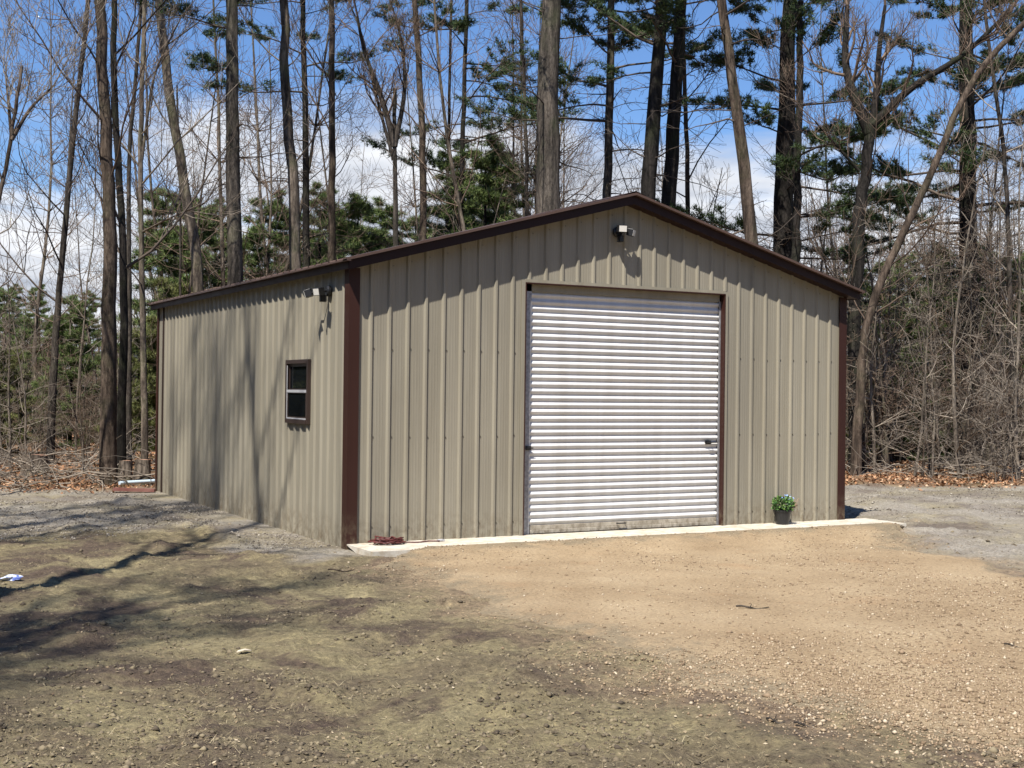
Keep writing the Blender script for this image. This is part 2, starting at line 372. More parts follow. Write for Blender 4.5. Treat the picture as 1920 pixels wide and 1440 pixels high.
def ground_h(x, y):
    x = np.asarray(x, float); y = np.asarray(y, float)
    low = (fbm(x, y, .16, 3, 2)-.5)*.20
    clod = np.maximum(fbm(x, y, 2.2, 5, 31, .55)-.47, 0)*.20 + (fbm(x, y, 7, 4, 8, .65)-.5)*.055
    g = np.clip(gravel_edge_signed(x, y)/.5+.4, 0, 1)
    # keep it calm close to the walls
    dx = np.maximum(np.maximum(-x, x-7.37), 0); dy = np.maximum(np.maximum(-y-.5, y-8.95), 0); d = np.hypot(dx, dy)
    near = np.clip(d/2.5, 0, 1)
    rough = np.where(g > 0, 1-.85*g, 1.0)
    h = low*near + clod*rough*np.clip(d/.8, .12, 1)
    # rough strip along the edge of the woods
    w = np.clip((y+.45*x-10.8)/4, 0, 1)
    h = h + w*(fbm(x, y, .5, 4, 55)-.35)*.45
    return h - .015
def axis(lo, hi, step, far, grow=1.12):
    a = list(np.arange(lo, hi, step)); s = step; q = a[-1]
    while q < far: s *= grow; q += s; a.append(q)
    s = step; q = a[0]; b = []
    while q > -far: s *= grow; q -= s; b.append(q)
    return np.array(b[::-1]+a)
gx = axis(-6.2, 8.6, .046, 420); gy = axis(-9.8, 3.5, .046, 420)
X, Y = np.meshgrid(gx, gy); Z = ground_h(X, Y)
V = np.stack([X.ravel(), Y.ravel(), Z.ravel()], 1)
nx, ny = len(gx), len(gy)
I = np.arange(nx*ny).reshape(ny, nx)
F = np.stack([I[:-1, :-1].ravel(), I[:-1, 1:].ravel(), I[1:, 1:].ravel(), I[1:, :-1].ravel()], 1)
g = mesh_obj('ground', V, F, M_soil, smooth=True); tag(g, kind='structure')
def edge_attr(o, val):
    a = o.data.attributes.new('edge', 'FLOAT', 'POINT'); a.data.foreach_set('value', np.asarray(val, np.float32).ravel())
edge_attr(g, np.clip(gravel_edge_signed(X, Y), -5, 5))
# tan gravel drive: its own sheet lying on the ground
gx = np.concatenate([np.arange(-2.6, 10, .05), np.arange(10, 26, .25)]); gy = np.concatenate([np.arange(-14, -10, .2), np.arange(-10, 2.4, .05)])
X, Y = np.meshgrid(gx, gy); sg = gravel_edge_signed(X, Y)
Zb = ground_h(X, Y)
lift = np.clip((sg+.12)/.40, 0, 1)*.058 - .034 + (fbm(X, Y, 1.1, 3, 77)-.5)*.03*np.clip(sg, 0, 1)
apron = np.clip((1.7+Y)/.75, 0, 1)*np.clip((7.95-X)/.4, 0, 1)*np.clip(sg/.12+.6, 0, 1)
Z = Zb + lift; Z = Z*(1-apron) + apron*.066*np.clip((sg+.16)/.16, 0, 1)
ny, nx = X.shape; I = np.arange(nx*ny).reshape(ny, nx)
F = np.stack([I[:-1, :-1].ravel(), I[:-1, 1:].ravel(), I[1:, 1:].ravel(), I[1:, :-1].ravel()], 1)
keep = (sg.ravel()[F] > -.16).any(1)
F = F[keep]; used = np.unique(F); rm = -np.ones(nx*ny, np.int64); rm[used] = np.arange(len(used))
V = np.stack([X.ravel(), Y.ravel(), Z.ravel()], 1)[used]
o = mesh_obj('gravel_drive', V, rm[F], M_gravel, smooth=True); tag(o, kind='structure'); edge_attr(o, np.clip(sg.ravel()[used], -5, 5))
def surf_h(x, y):
    x = np.asarray(x, float); y = np.asarray(y, float)
    s = gravel_edge_signed(x, y); z = ground_h(x, y); li = np.clip((s+.12)/.40, 0, 1)*.058-.034 + (fbm(x, y, 1.1, 3, 77)-.5)*.03*np.clip(s, 0, 1)
    ap = np.clip((1.7+y)/.75, 0, 1)*np.clip((7.95-x)/.4, 0, 1)*np.clip(s/.12+.6, 0, 1)
    zz = (z+li)*(1-ap)+ap*.066
    return np.maximum(np.where(s > -.12, zz, z), z*(1-np.clip(s*4, 0, 1))+zz*np.clip(s*4, 0, 1))
# concrete slab with a narrow apron before the door wall
mb = MB(); yv = []
n = 60; pts = []
for i in range(n+1):
    x = -.02 + i*(7.85)/n
    pts.append((x, -.78 + .03*math.sin(x*1.7)))
top = [(p[0], p[1], .05) for p in pts]; bot = [(p[0], p[1]-.01, -.12) for p in pts]
bk = [(p[0], .02, .05) for p in pts]
v = top+bot+bk; f = []
for i in range(n):
    f.append((i, i+1, 2*(n+1)+i+1, 2*(n+1)+i)); f.append((n+1+i, n+1+i+1, i+1, i))
f.append((n+1, 0, 2*(n+1))); f.append((n, n+1+n, 2*(n+1)+n))
o = mesh_obj('concrete_slab', v, f, M_conc); tag(o, kind='structure')

# ------------------------------------------------------------------ scattered stones, thatch, leaves (nobody could count them)
rs = np.random.RandomState(4)
OCT = np.array([(1, 0, 0), (-1, 0, 0), (0, 1, 0), (0, -1, 0), (0, 0, 1), (0, 0, -1)], float)
OCF = np.array([(0, 2, 4), (2, 1, 4), (1, 3, 4), (3, 0, 4), (2, 0, 5), (1, 2, 5), (3, 1, 5), (0, 3, 5)])
def scatter_stones(name, P, size, mat, flat=.6):
    n = len(P); a = rs.rand(n)*6.283; s = size[:, None, None]
    base = OCT[None]*(1+rs.uniform(-.3, .3, (n, 6, 3)))
    base = base*np.array([1, .75, flat])*s
    ca, sa = np.cos(a)[:, None], np.sin(a)[:, None]
    x = base[:, :, 0]*ca-base[:, :, 1]*sa; y = base[:, :, 0]*sa+base[:, :, 1]*ca
    v = np.stack([x, y, base[:, :, 2]], 2)+P[:, None, :]
    f = OCF[None]+(np.arange(n)*6)[:, None, None]
    o = mesh_obj(name, v.reshape(-1, 3), f.reshape(-1, 3), mat); return o
def view_samples(n, y0, y1, power=1.0, x0=-60, x1=1980):
    """random ground points, denser close to the camera; y0..y1 rows of the photograph"""
    px = rs.uniform(x0, x1, n); py = y0+(y1-y0)*rs.rand(n)**power
    dep = 1.80*FPX/(py-733.0)
    P = CAM[None]+dep[:, None]*(_f[None]+CR[None]*((px-960)/FPX)[:, None])
    return P[:, 0], P[:, 1]
def not_building(x, y, mrg=.02):
    return ~((x > -mrg) & (x < 7.37+mrg) & (y > -mrg) & (y < 8.97+mrg))
x, y = view_samples(150000, 975, 1520); s = gravel_edge_signed(x, y)+np.abs(rs.normal(0, .30, len(x)))*(rs.rand(len(x)) < .8)
k = (s > 0) & not_building(x, y, .05) & ((y < -.62) | (x > 8.3)); x, y = x[k], y[k]; k = rs.rand(len(x)) < np.clip((fbm(x, y, .7, 3, 88)-.36)*4, .12, 1); x, y = x[k], y[k]
sz = rs.gamma(2.2, .0024, len(x))+.002
o = scatter_stones('gravel_stones', np.stack([x, y, surf_h(x, y)+sz*.2], 1), sz, M_peb_tan); tag(o, 'loose tan stones scattered over the gravel drive', 'gravel', kind='stuff')
# grey stones beside the walls and right of the building
x = np.concatenate([rs.uniform(-3.4, -.03, 14000), rs.uniform(-.9, -.02, 5000), rs.uniform(7.4, 17, 14000)])
y = np.concatenate([rs.uniform(2.4, 9.4, 14000), rs.uniform(-.5, 9, 5000), rs.uniform(-.4, 5.2, 14000)])
k = (fbm(x, y, .8, 3, 3) > .40) & not_building(x, y); x, y = x[k], y[k]
k = rs.rand(len(x)) < .6; x, y = x[k], y[k]
sz = rs.gamma(3., .0026, len(x))+.003
o = scatter_stones('grey_gravel', np.stack([x, y, surf_h(x, y)+sz*.2], 1), sz, M_peb_grey); tag(o, 'grey crushed stone along the side walls of the garage', 'gravel', kind='stuff')
# clods
x, y = view_samples(26000, 940, 1520, 1.1); s = gravel_edge_signed(x, y); k = (s < .1) & not_building(x, y, .2) & (fbm(x, y, 1.3, 3, 12) > .46); x, y = x[k], y[k]
sz = rs.gamma(2., .0042, len(x))+.003
o = scatter_stones('soil_clods', np.stack([x, y, surf_h(x, y)], 1), sz, M_clod, .55); tag(o, 'crumbly dark clods of soil on the bare lawn', 'soil', kind='stuff')
def scatter_blades(name, x, y, L, Wd, mat, lift=.0, tilt=.35):
    n = len(x); a = rs.rand(n)*6.283; e = rs.normal(0, tilt, n); z = surf_h(x, y)+lift
    d = np.stack([np.cos(a)*np.cos(e), np.sin(a)*np.cos(e), np.abs(np.sin(e))], 1)*L[:, None]
    s_ = np.stack([-np.sin(a), np.cos(a), rs.normal(0, .5, n)], 1)*Wd[:, None]*.5
    P = np.stack([x, y, z], 1)
    v = np.stack([P-s_*.6, P+s_*.6, P+d*.6+s_, P+d], 1)
    f = np.arange(n*4).reshape(n, 4)
    return mesh_obj(name, v.reshape(-1, 3), f, mat)
x, y = view_samples(52000, 925, 1520, 1.0); s = gravel_edge_signed(x, y)+rs.normal(0, .15, len(x)); k = (s < 0) & not_building(x, y, .1) & (fbm(x, y, 1.6, 4, 41) > .45); x, y = x[k], y[k]
o = scatter_blades('dead_grass', x, y, rs.gamma(2.5, .009, len(x))+.008, rs.uniform(.0015, .004, len(x)), M_thatch, .002); tag(o, 'flattened dead grass and straw over the bare soil', 'grass', kind='stuff')
def scatter_leaves(name, x, y, size, mat, lift=.01, tilt=.5):
    n = len(x); a = rs.rand(n)*6.283; P = np.stack([x, y, surf_h(x, y)+lift+size*.2], 1)
    u = np.stack([np.cos(a), np.sin(a), rs.normal(0, tilt, n)], 1)*size[:, None]
    w = np.stack([-np.sin(a), np.cos(a), rs.normal(0, tilt, n)], 1)*size[:, None]*.6
    v = np.stack([P-u, P-w*.9+u*.1, P+u, P+w], 1)
    return mesh_obj(name, v.reshape(-1, 3), np.arange(n*4).reshape(n, 4), mat)
# leaf litter at the woods' edge, both sides
n = 130000
px = rs.uniform(-60, 1980, n); dep = rs.uniform(20.5, 42, n)
P = CAM[None]+dep[:, None]*(_f[None]+CR[None]*((px-960)/FPX)[:, None]); x, y = P[:, 0], P[:, 1]
edge = y+.45*x+1.7*np.clip(1-x/3, 0, 1)+rs.normal(0, .5, n)
k = (edge > 10.9) & not_building(x, y, .3); x, y = x[k], y[k]
o = scatter_leaves('leaf_litter', x, y, rs.uniform(.018, .05, len(x)), M_leaf); tag(o, 'brown fallen leaves covering the floor of the woods', 'leaves', kind='stuff')
# single leaves and chips on the yard
x, y = view_samples(4200, 930, 1520); k = not_building(x, y, .1) & (gravel_edge_signed(x, y) < .2); x, y = x[k], y[k]
o = scatter_leaves('yard_leaves', x, y, rs.uniform(.005, .016, len(x)), M_chip, .004, .25); tag(o, 'small dead leaves and bark chips strewn over the soil', 'leaves', kind='stuff')

# ------------------------------------------------------------------ the garage
W, D, R0, SL, OS, OF = 7.366, 8.946, 4.27, .272, .15, .255
ZT = lambda x: R0 - SL*abs(x-W/2)         # top of the roof
WT = lambda x: ZT(x) - .115               # where the wall meets the soffit
bld = empty('garage', (0, 0, 0)); tag(bld, 'tan ribbed metal garage with brown trim and white roll-up door', 'garage')
BASE = -.06
DX0, DX1, DZ = 2.25, 5.25, 3.09
PITCH, RIB0 = .2286, .2468
def rib_profile(u0, u1, first):
    """(u, height) points across a ribbed sheet between u0 and u1"""
    pts = [(u0, None)]
    k0 = int(math.floor((u0-first)/PITCH))-1
    k = k0
    raw = []
    while first+k*PITCH < u1+PITCH:
        c = first+k*PITCH
        raw += [(c-.030, 0), (c-.012, .024), (c+.012, .024), (c+.029, 0)]
        for q in (.078, .114, .150):
            raw += [(c+q-.008, 0), (c+q-.003, .0011), (c+q+.003, .0011), (c+q+.008, 0)]
        k += 1
    raw.sort()
    us = [r[0] for r in raw]; hs = [r[1] for r in raw]
    hh = lambda u: float(np.interp(u, us, hs))
    out = [(u0, hh(u0))]+[(u, h) for u, h in raw if u0+1e-4 < u < u1-1e-4]+[(u1, hh(u1))]
    return out
def sheet(name, prof, zlo, zhi, place, mat, parent):
    v = []; f = []
    for u, h in prof:
        v.append(place(u, h, zlo(u))); v.append(place(u, h, zhi(u)))
    for i in range(len(prof)-1):
        f.append((2*i, 2*i+2, 2*i+3, 2*i+1))
    return mesh_obj(name, v, f, mat, parent)
front_place = lambda u, h, z: (u, -h, z)
fw = empty('front_wall'); fw.parent = bld
edges = [.0]; e = RIB0+.045
while e < W-.2: edges.append(e); e += .9144
edges.append(W)
for a, b in zip(edges[:-1], edges[1:]):
    # split at the door opening and at the ridge so that outlines are exact
    cuts = sorted({a, b, *[c for c in (DX0-.05, DX1+.05, W/2) if a < c < b]})
    vv = []; ff = []
    for c0, c1 in zip(cuts[:-1], cuts[1:]):
        mid = (c0+c1)/2; lo = DZ+.05 if DX0-.05 < mid < DX1+.05 else BASE
        pr = rib_profile(c0, c1, RIB0); bidx = len(vv)
        for u, h in pr:
            vv.append(front_place(u, h, lo)); vv.append(front_place(u, h, WT(u)))
        ff += [(bidx+2*i, bidx+2*i+2, bidx+2*i+3, bidx+2*i+1) for i in range(len(pr)-1)]
    mesh_obj('wall_panel', vv, ff, M_tan, fw)
# rear and right walls, the same sheets
side_w = empty('side_wall'); side_w.parent = bld
WY0, WY1, WZ0, WZ1 = 1.255, 2.085, 1.355, 2.145     # window opening
SIDE_FIRST = .19
edges = [0.0]; e = SIDE_FIRST+.045
while e < D-.45: edges.append(e); e += .9144
edges[-1:] = [edges[-1]] if D-.38-edges[-1] > .3 else []
edges.append(D-.38)
for a, b in zip(edges[:-1], edges[1:]):
    cuts = sorted({a, b, *[c for c in (WY0, WY1) if a < c < b]})
    vv = []; ff = []
    for c0, c1 in zip(cuts[:-1], cuts[1:]):
        mid = (c0+c1)/2
        spans = [(BASE, WZ0), (WZ1, WT(0))] if WY0 < mid < WY1 else [(BASE, WT(0))]
        pr = rib_profile(c0, c1, SIDE_FIRST)
        for z0, z1 in spans:
            bidx = len(vv)
            for u, h in pr: vv.append((-h, u, z0)); vv.append((-h, u, z1))
            ff += [(bidx+2*i, bidx+2*i+1, bidx+2*i+3, bidx+2*i+2) for i in range(len(pr)-1)]
    mesh_obj('wall_panel', vv, ff, M_tan, side_w)
mb = MB(); mb.box(-.004, D-.38, BASE, 0, D, WT(0)); o = mb.build('wall_panel', M_tan, side_w)
rw = empty('right_wall'); rw.parent = bld
e = 0.0
while e < D-.01:
    b = min(D, e+.9144)
    sheet('wall_panel', rib_profile(e, b, .19), lambda u: BASE, lambda u: WT(W), lambda u, h, z: (W+h, u, z), M_tan, rw); e = b
bw = empty('back_wall'); bw.parent = bld
e = 0.0
while e < W-.01:
    b = min(W, e+.9144)
    for c0, c1 in ([(e, W/2), (W/2, b)] if e < W/2 < b else [(e, b)]):
        sheet('wall_panel', rib_profile(c0, c1, .19), lambda u: BASE, WT, lambda u, h, z: (u, D+h, z), M_tan, bw)
    e = b
# corner trims (angles), proud of the ribs
def corner(x, y, sx, sy, wx=.100, wy=.110, name='corner_trim', ztop=None):
    mb = MB(); t_ = .031; zt = ztop or WT(0)-.002
    xa, xb = (x-t_*(1 if sx > 0 else 0), x+wx) if sx > 0 else (x-wx, x+t_)
    ya, yb = (y-t_, y-t_+.012) if sy > 0 else (y+t_-.012, y+t_)
    mb.box(min(xa, xb), ya, BASE-.02, max(xa, xb), yb, zt)
    xo = (x-t_, x-t_+.012) if sx > 0 else (x+t_-.012, x+t_)
    y2 = (yb+.0005, y+wy) if sy > 0 else (y-wy, ya-.0005)
    mb.box(xo[0], y2[0], BASE-.02, xo[1], y2[1], zt)
    return mb.build(name, M_brown, bld)
corner(0, 0, 1, 1); corner(W, 0, -1, 1, .10, .10)
corner(0, D, 1, -1, .1, .06); corner(W, D, -1, -1, .1, .1)
mb = MB(); mb.box(-.029, D-.385, BASE, -.002, D-.365, WT(0)-.01); mb.build('panel_trim', M_bronze, bld)
# roof: sheets on each slope, soffit, rake and eave trims
roof = empty('roof'); roof.parent = bld
L_sl = math.hypot(W/2+OS, SL*(W/2+OS)); y0 = -OF+.01
e = y0
while e < D+OF-.011:
    b = min(D+OF-.01, e+.9144)
    for sgn in (-1, 1):
        pr = rib_profile(e, b, .1); v = []; f = []
        for u, h in pr:
            v.append((W/2, u, R0-.012+h)); v.append((W/2+sgn*(W/2+OS-.01), u, ZT(-OS+.01)-.012+h))
        for i in range(len(pr)-1): f.append((2*i, 2*i+2, 2*i+3, 2*i+1) if sgn < 0 else (2*i, 2*i+1, 2*i+3, 2*i+2))
        mesh_obj('roof_panel', v, f, M_roof, roof)
    e = b
for sgn in (-1, 1):      # soffit board along the gable ends and the eaves
    for (ya, yb) in ((-OF+.067, -.0), (D, D+OF-.067)):
        xe = W/2+sgn*(W/2+OS-.06)
        v = [(W/2, ya, R0-.107), (xe, ya, ZT(xe)-.107), (xe, yb, ZT(xe)-.107), (W/2, yb, R0-.107)]
        v += [(a, b_, c-.006) for a, b_, c in v]
        mesh_obj('soffit', v, [(0, 1, 2, 3), (7, 6, 5, 4), (0, 4, 5, 1), (2, 6, 7, 3)], M_soffit, roof)
    xa = 0.0 if sgn < 0 else W; xe = W/2+sgn*(W/2+OS-.06)
    v = [(xa, 0, ZT(xa)-.108), (xe, 0, ZT(xe)-.108), (xe, D, ZT(xe)-.108), (xa, D, ZT(xa)-.108)]
    v += [(a, b_, c-.006) for a, b_, c in v]
    mesh_obj('soffit', v, [(0, 1, 2, 3), (7, 6, 5, 4), (1, 5, 6, 2)], M_soffit, roof)
    for yy, s2 in ((-OF, 1), (D+OF, -1)):     # rake trim: face with a small drip leg on top
        xe = W/2+sgn*(W/2+OS)
        def q(x, dy, dz): return (x, yy+s2*dy, ZT(x)+dz)
        v = []
        for x in (W/2, xe):      # thin drip edge
            v += [q(x, 0, -.020), q(x, 0, .010), q(x, .12, .014), q(x, .12, -.020)]
        f = [(i, (i+1) % 4, 4+(i+1) % 4, 4+i) for i in range(4)]+[(7, 6, 5, 4), (0, 1, 2, 3)]
        mesh_obj('drip_edge', v, f, M_roof, roof)
        xf = W/2+sgn*(W/2+OS-.045); v = []
        for x in (W/2, xf):      # fascia set back under it
            v += [q(x, .052, -.128), q(x, .052, -.021), q(x, .066, -.021), q(x, .066, -.128)]
        mesh_obj('rake_trim', v, f, M_soffit, roof)  # darker soffit brown instead of trim brown, overhang shade put into the colour
    xe = W/2+sgn*(W/2+OS); ze = ZT(xe)
    mb = MB(); mb.box(min(xe, xe-sgn*.05), -OF+.001, ze-.022, max(xe, xe-sgn*.05), D+OF-.001, ze-.002); mb.build('drip_edge', M_roof, roof)
    xg = xe-sgn*.042; mb = MB(); mb.box(min(xg, xg-sgn*.012), -OF+.067, ze-.105, max(xg, xg-sgn*.012), D+OF-.067, ze-.0225); mb.build('eave_trim', M_soffit, roof)
mb = MB()
v = [(W/2-.16, 0, ZT(W/2-.16)+.024), (W/2, 0, R0+.032), (W/2+.16, 0, ZT(W/2+.16)+.024)]
vv = [(a, -OF+.02, c) for a, _, c in v]+[(a, D+OF-.02, c) for a, _, c in v]
mesh_obj('ridge_cap', vv, [(0, 1, 4, 3), (1, 2, 5, 4)], M_roof, roof)
# screws
mb = MB()
rr = random.Random(2)
for zrow in (.22, 1.25, 2.25):
    for i in range(31):
        u = RIB0+i*PITCH+.042
        if DX0-.08 < u < DX1+.08: continue
        c = (u, -.001, zrow+rr.uniform(-.01, .01)); mb.box(c[0]-.006, -.007, c[2]-.006, c[0]+.006, -.001, c[2]+.006)
for i in range(31):
    u = RIB0+i*PITCH+.042; z = WT(u)-.09; mb.box(u-.006, -.007, z-.006, u+.006, -.001, z+.006)
o = mb.build('screw_heads', M_screw, bld); tag(o, kind='stuff')
# inner shell so that nothing shows through
mb = MB(); t = NT('dark_interior'); t.set(.9); t.color((.03, .028, .025))
mb.box(.03, .14, -.10, W-.03, D-.03, 3.0); inner = mb.build('interior_lining', t.mat, bld)

# roll-up door
door = empty('roll_up_door', (DX0, .090, 0)); door.parent = bld
def local(o): return o
RC = .105
prof = []
sp = .0839; nsl = 35; zb = .155
cs = []
for i in range(15):      # one corrugation, a rounded hump
    u = i/14; cs.append((u*sp, -.026*(.5-.5*math.cos(2*math.pi*u))**.85))
dv = []; df = []
wd = DX1-DX0-.07
for z_, d_ in cs: dv.append((.105, d_, z_)); dv.append((.055+wd, d_, z_))
for i in range(len(cs)-1): df.append((2*i, 2*i+1, 2*i+3, 2*i+2))
slat0 = mesh_obj('slat', dv, df, M_white, door, smooth=True, loc=(0, .0, zb))
for i in range(1, nsl):
    c = slat0.copy(); COL.objects.link(c); c.parent = door; c.location = (0, 0, zb+i*sp)
mb = MB(); mb.box(.105, -.022, .052, .055+wd, .012, .10); mb.box(.105, -.014, .101, .055+wd, .008, .155); mb.build('bottom_bar', M_bar, door, bevel=.004)
for x0_, x1_ in ((0.0, .115), (wd+.045, wd+.07)):
    mb = MB(); mb.box(x0_, -.045, .05, x1_, -.029, DZ); mb.box(x0_, .014, .05, x1_, .03, DZ); mb.build('guide_track', M_track, door)
mb = MB(); mb.box(.0, -.045, DZ-.085, wd+.07, -.028, DZ+.04); mb.build('header_trim', M_tan, door)
# slide latch at the right and its twin at the left
mb = MB(); zl = 1.145; xl = wd-.16
mb.box(xl+.01, -.034, zl-.024, xl+.10, -.018, zl+.024); mb.box(xl-.01, -.046, zl-.008, xl+.20, -.036, zl+.008)
mb.tube([(xl+.03, -.05, zl), (xl+.03, -.075, zl), (xl+.09, -.075, zl), (xl+.09, -.05, zl)], .008, 8); mb.build('latch', M_black, door, bevel=.003)
mb = MB(); mb.box(.055, -.066, 1.075, .125, -.046, 1.125); mb.box(.035, -.074, 1.093, .15, -.0665, 1.107); mb.build('latch', M_black, door, bevel=.003)
mb = MB(); mb.tube([(wd*.5-.06, -.02, .135), (wd*.5-.06, -.055, .135), (wd*.5+.06, -.055, .135), (wd*.5+.06, -.02, .135)], .007, 8); mb.build('lift_handle', M_black, door)
# door jambs: tan face trim, brown reveal
for s_, xx in ((1, DX0), (-1, DX1)):
    mb = MB()
    a, b = (xx-.058, xx-.0135) if s_ > 0 else (xx+.0135, xx+.058)
    mb.box(a, -.0305, BASE, b, -.012, DZ+.045); mb.build('face_trim', M_tan, bld)
    mb = MB(); a2, b2 = (xx-.013, xx) if s_ > 0 else (xx, xx+.013)
    mb.box(a2, -.036, BASE, b2, .13, DZ-.001)
    mb.build('door_jamb', M_brown, bld)
mb = MB(); mb.box(DX0-.013, -.037, DZ, DX1+.013, .05, DZ+.014); mb.build('door_head_trim', M_brown, bld)
mb = MB(); mb.box(DX0-.0132, -.0305, DZ+.0145, DX1+.0132, -.012, DZ+.052); mb.build('face_trim', M_tan, bld)
# window in the side wall
win = empty('window', (0, WY0, WZ0)); win.parent = bld
ww, wh = WY1-WY0, WZ1-WZ0; fr = .05
mb = MB()
mb.box(-.045, 0, 0, .03, fr, wh); mb.box(-.045, ww-fr, 0, .03, ww, wh); mb.box(-.045, fr, wh-fr, .03, ww-fr, wh); mb.box(-.052, fr, 0, .03, ww-fr, fr)
mb.build('window_frame', M_bronze, win, bevel=.003)
def sash(z0, z1, xx, mat_w=.035):
    mb = MB(); a, b = fr, ww-fr
    mb.box(xx, a, z0, xx+.022, a+mat_w, z1); mb.box(xx, b-mat_w, z0, xx+.022, b, z1)
    mb.box(xx, a+mat_w, z0, xx+.022, b-mat_w, z0+mat_w); mb.box(xx, a+mat_w, z1-mat_w, xx+.022, b-mat_w, z1)
    s_ = mb.build('sash', M_bronze, win)
    mb = MB(); mb.box(xx+.009, a+mat_w, z0+mat_w, xx+.013, b-mat_w, z1-mat_w); mb.build('pane', M_glass, s_)
sash(wh/2, wh-fr, -.014); sash(fr, wh/2+.012, -.038)
mb = MB(); mb.box(-.043, fr, wh/2-.012, -.0385, ww-fr, wh/2+.022); mb.build('meeting_rail', M_vinyl, win)
mb = MB(); mb.box(-.0425, ww-fr-.022, fr+.005, -.0385, ww-fr-.003, wh-fr-.02); mb.box(-.0425, fr+.02, fr+.004, -.0385, ww-fr-.03, fr+.02); mb.build('sash_liner', M_vinyl, win)

# twin floodlights
def flood(loc, rz, label, heads):
    r_ = empty('floodlight', loc, rz); r_.scale = (.88, .88, .88); tag(r_, label, 'outdoor light', 'motion floodlights on the garage walls')
    mb = MB(); mb.lathe([(.0, 0), (.075, 0), (.075, .03), (.06, .045), (0, .045)], n=20)
    mb.v = [(x, -z, y) for x, y, z in mb.v]; mb.build('base_plate', M_black, r_, smooth=False)
    mb = MB(); mb.box(-.035, -.13, -.15, .035, -.045, -.055); mb.build('motion_sensor', M_black, r_, bevel=.01)
    for hx, hy, hz, az, tl in heads:
        mb = MB(); mb.tube([(hx*.15, -.03, 0), (hx*.5, hy*.6, hz*.6), (hx, hy, hz)], .012, 8)
        Rm = Matrix.Rotation(az, 4, 'Z') @ Matrix.Rotation(tl, 4, 'X')
        T = Matrix.Translation((hx, hy, hz)) @ Rm
        mb.box(-.065, -.06, -.05, .065, .03, .05, M=T); h = mb.build('lamp_head', M_black, r_, bevel=.006)
        mb = MB(); mb.box(-.055, -.064, -.042, .055, -.0605, .042, M=T); mb.build('lens', M_lens, h)
    return r_
flood((3.55, -.021, 3.80), 0, 'twin head floodlight under the gable peak above the roll-up door', [(-.03, -.16, .03, -.25, .1), (.12, -.15, -.01, .7, .2)])
flood((-.021, .62, 2.93), -math.pi/2, 'twin head floodlight high on the shaded side wall beside the corner trim', [(-.15, -.22, -.03, -.5, .3), (.10, -.17, -.02, .3, .2)])

# ------------------------------------------------------------------ small things on the ground
pp = empty('potted_plant', (6.13, -.20, .05)); tag(pp, 'potted plant with blue flowers on the slab right of the garage door', 'plant')
mb = MB(); mb.lathe([(0, .002), (.085, .002), (.112, .17), (.122, .172), (.122, .195), (.108, .195), (.10, .17), (0, .165)], n=22); mb.build('pot', M_black, pp, smooth=False)
t = NT('plant_leaf'); t.set(.5); t.color(t.ramp(t.island(), [(0, (.02, .06, .015)), (.6, (.06, .14, .03)), (1, (.16, .26, .06))])); M_pl = t.mat
t = NT('blue_petals'); t.set(.6); t.color(t.ramp(t.island(), [(0, (.12, .22, .55)), (.7, (.35, .5, .8)), (1, (.8, .85, .9))])); M_pet = t.mat
t = NT('dry_stems'); t.set(.9); t.color((.25, .17, .11)); M_dry = t.mat
def leaf_cloud(name, n, c, rad, size, mat, parent, seed):
    r_ = np.random.RandomState(seed); d = r_.normal(0, 1, (n, 3)); d /= np.linalg.norm(d, axis=1)[:, None]
    P = np.array(c)+d*np.array(rad)*r_.uniform(.45, 1, (n, 1))
    a = r_.normal(0, 1, (n, 3))*.6+d; a /= np.linalg.norm(a, axis=1)[:, None]; b = np.cross(a, r_.normal(0, 1, (n, 3))); b /= np.linalg.norm(b, axis=1)[:, None]
    s = size*r_.uniform(.6, 1.3, (n, 1))
    v = np.stack([P, P+a*s*.5+b*s*.33, P+a*s, P+a*s*.5-b*s*.33], 1)
    return mesh_obj(name, v.reshape(-1, 3), np.arange(n*4).reshape(n, 4), mat, parent)
o = leaf_cloud('foliage', 420, (0, 0, .27), (.15, .14, .10), .05, M_pl, pp, 3)
o = leaf_cloud('flowers', 45, (.07, -.03, .355), (.075, .07, .035), .026, M_pet, pp, 5)
mb = MB()
for i in range(16):
    a = rr.uniform(-.6, .9); mb.tube([(.09, 0, .19), (.15+.04*math.cos(a), -.03+rr.uniform(-.06, .05), .25+.04*math.sin(a)), (.19+rr.uniform(-.03, .06), rr.uniform(-.08, .06), rr.uniform(.10, .36))], .0025, 4)
mb.build('dry_stems', M_dry, pp)
# coil of red cord at the foot of the front wall
cc = empty('extension_cord', (.40, -.20, .05)); tag(cc, 'dark red extension cord heaped on the slab by the left corner', 'cord')
mb = MB(); pts = []
for i in range(260):
    a = i*.30; r_ = .10+.05*math.sin(i*.37)+.02*math.sin(i*1.3)
    pts.append((r_*1.25*math.cos(a)+.02*math.sin(i*.11), r_*.8*math.sin(a), .012+.045*i/260*(1+.5*math.sin(i*.71))+.01*rr.random()))
pts += [(.15+.06*k, -.02+.03*math.sin(k*1.3), .012) for k in range(1, 9)]
mb.tube(pts, .0085, 6); mb.build('cable', M_cord, cc, smooth=True)
mb = MB(); mb.tube([(.62, -.01, .014), (.68, 0, .014)], .016, 8); mb.box(.68, -.012, .004, .71, .012, .024); mb.build('plug', M_vinyl, cc)
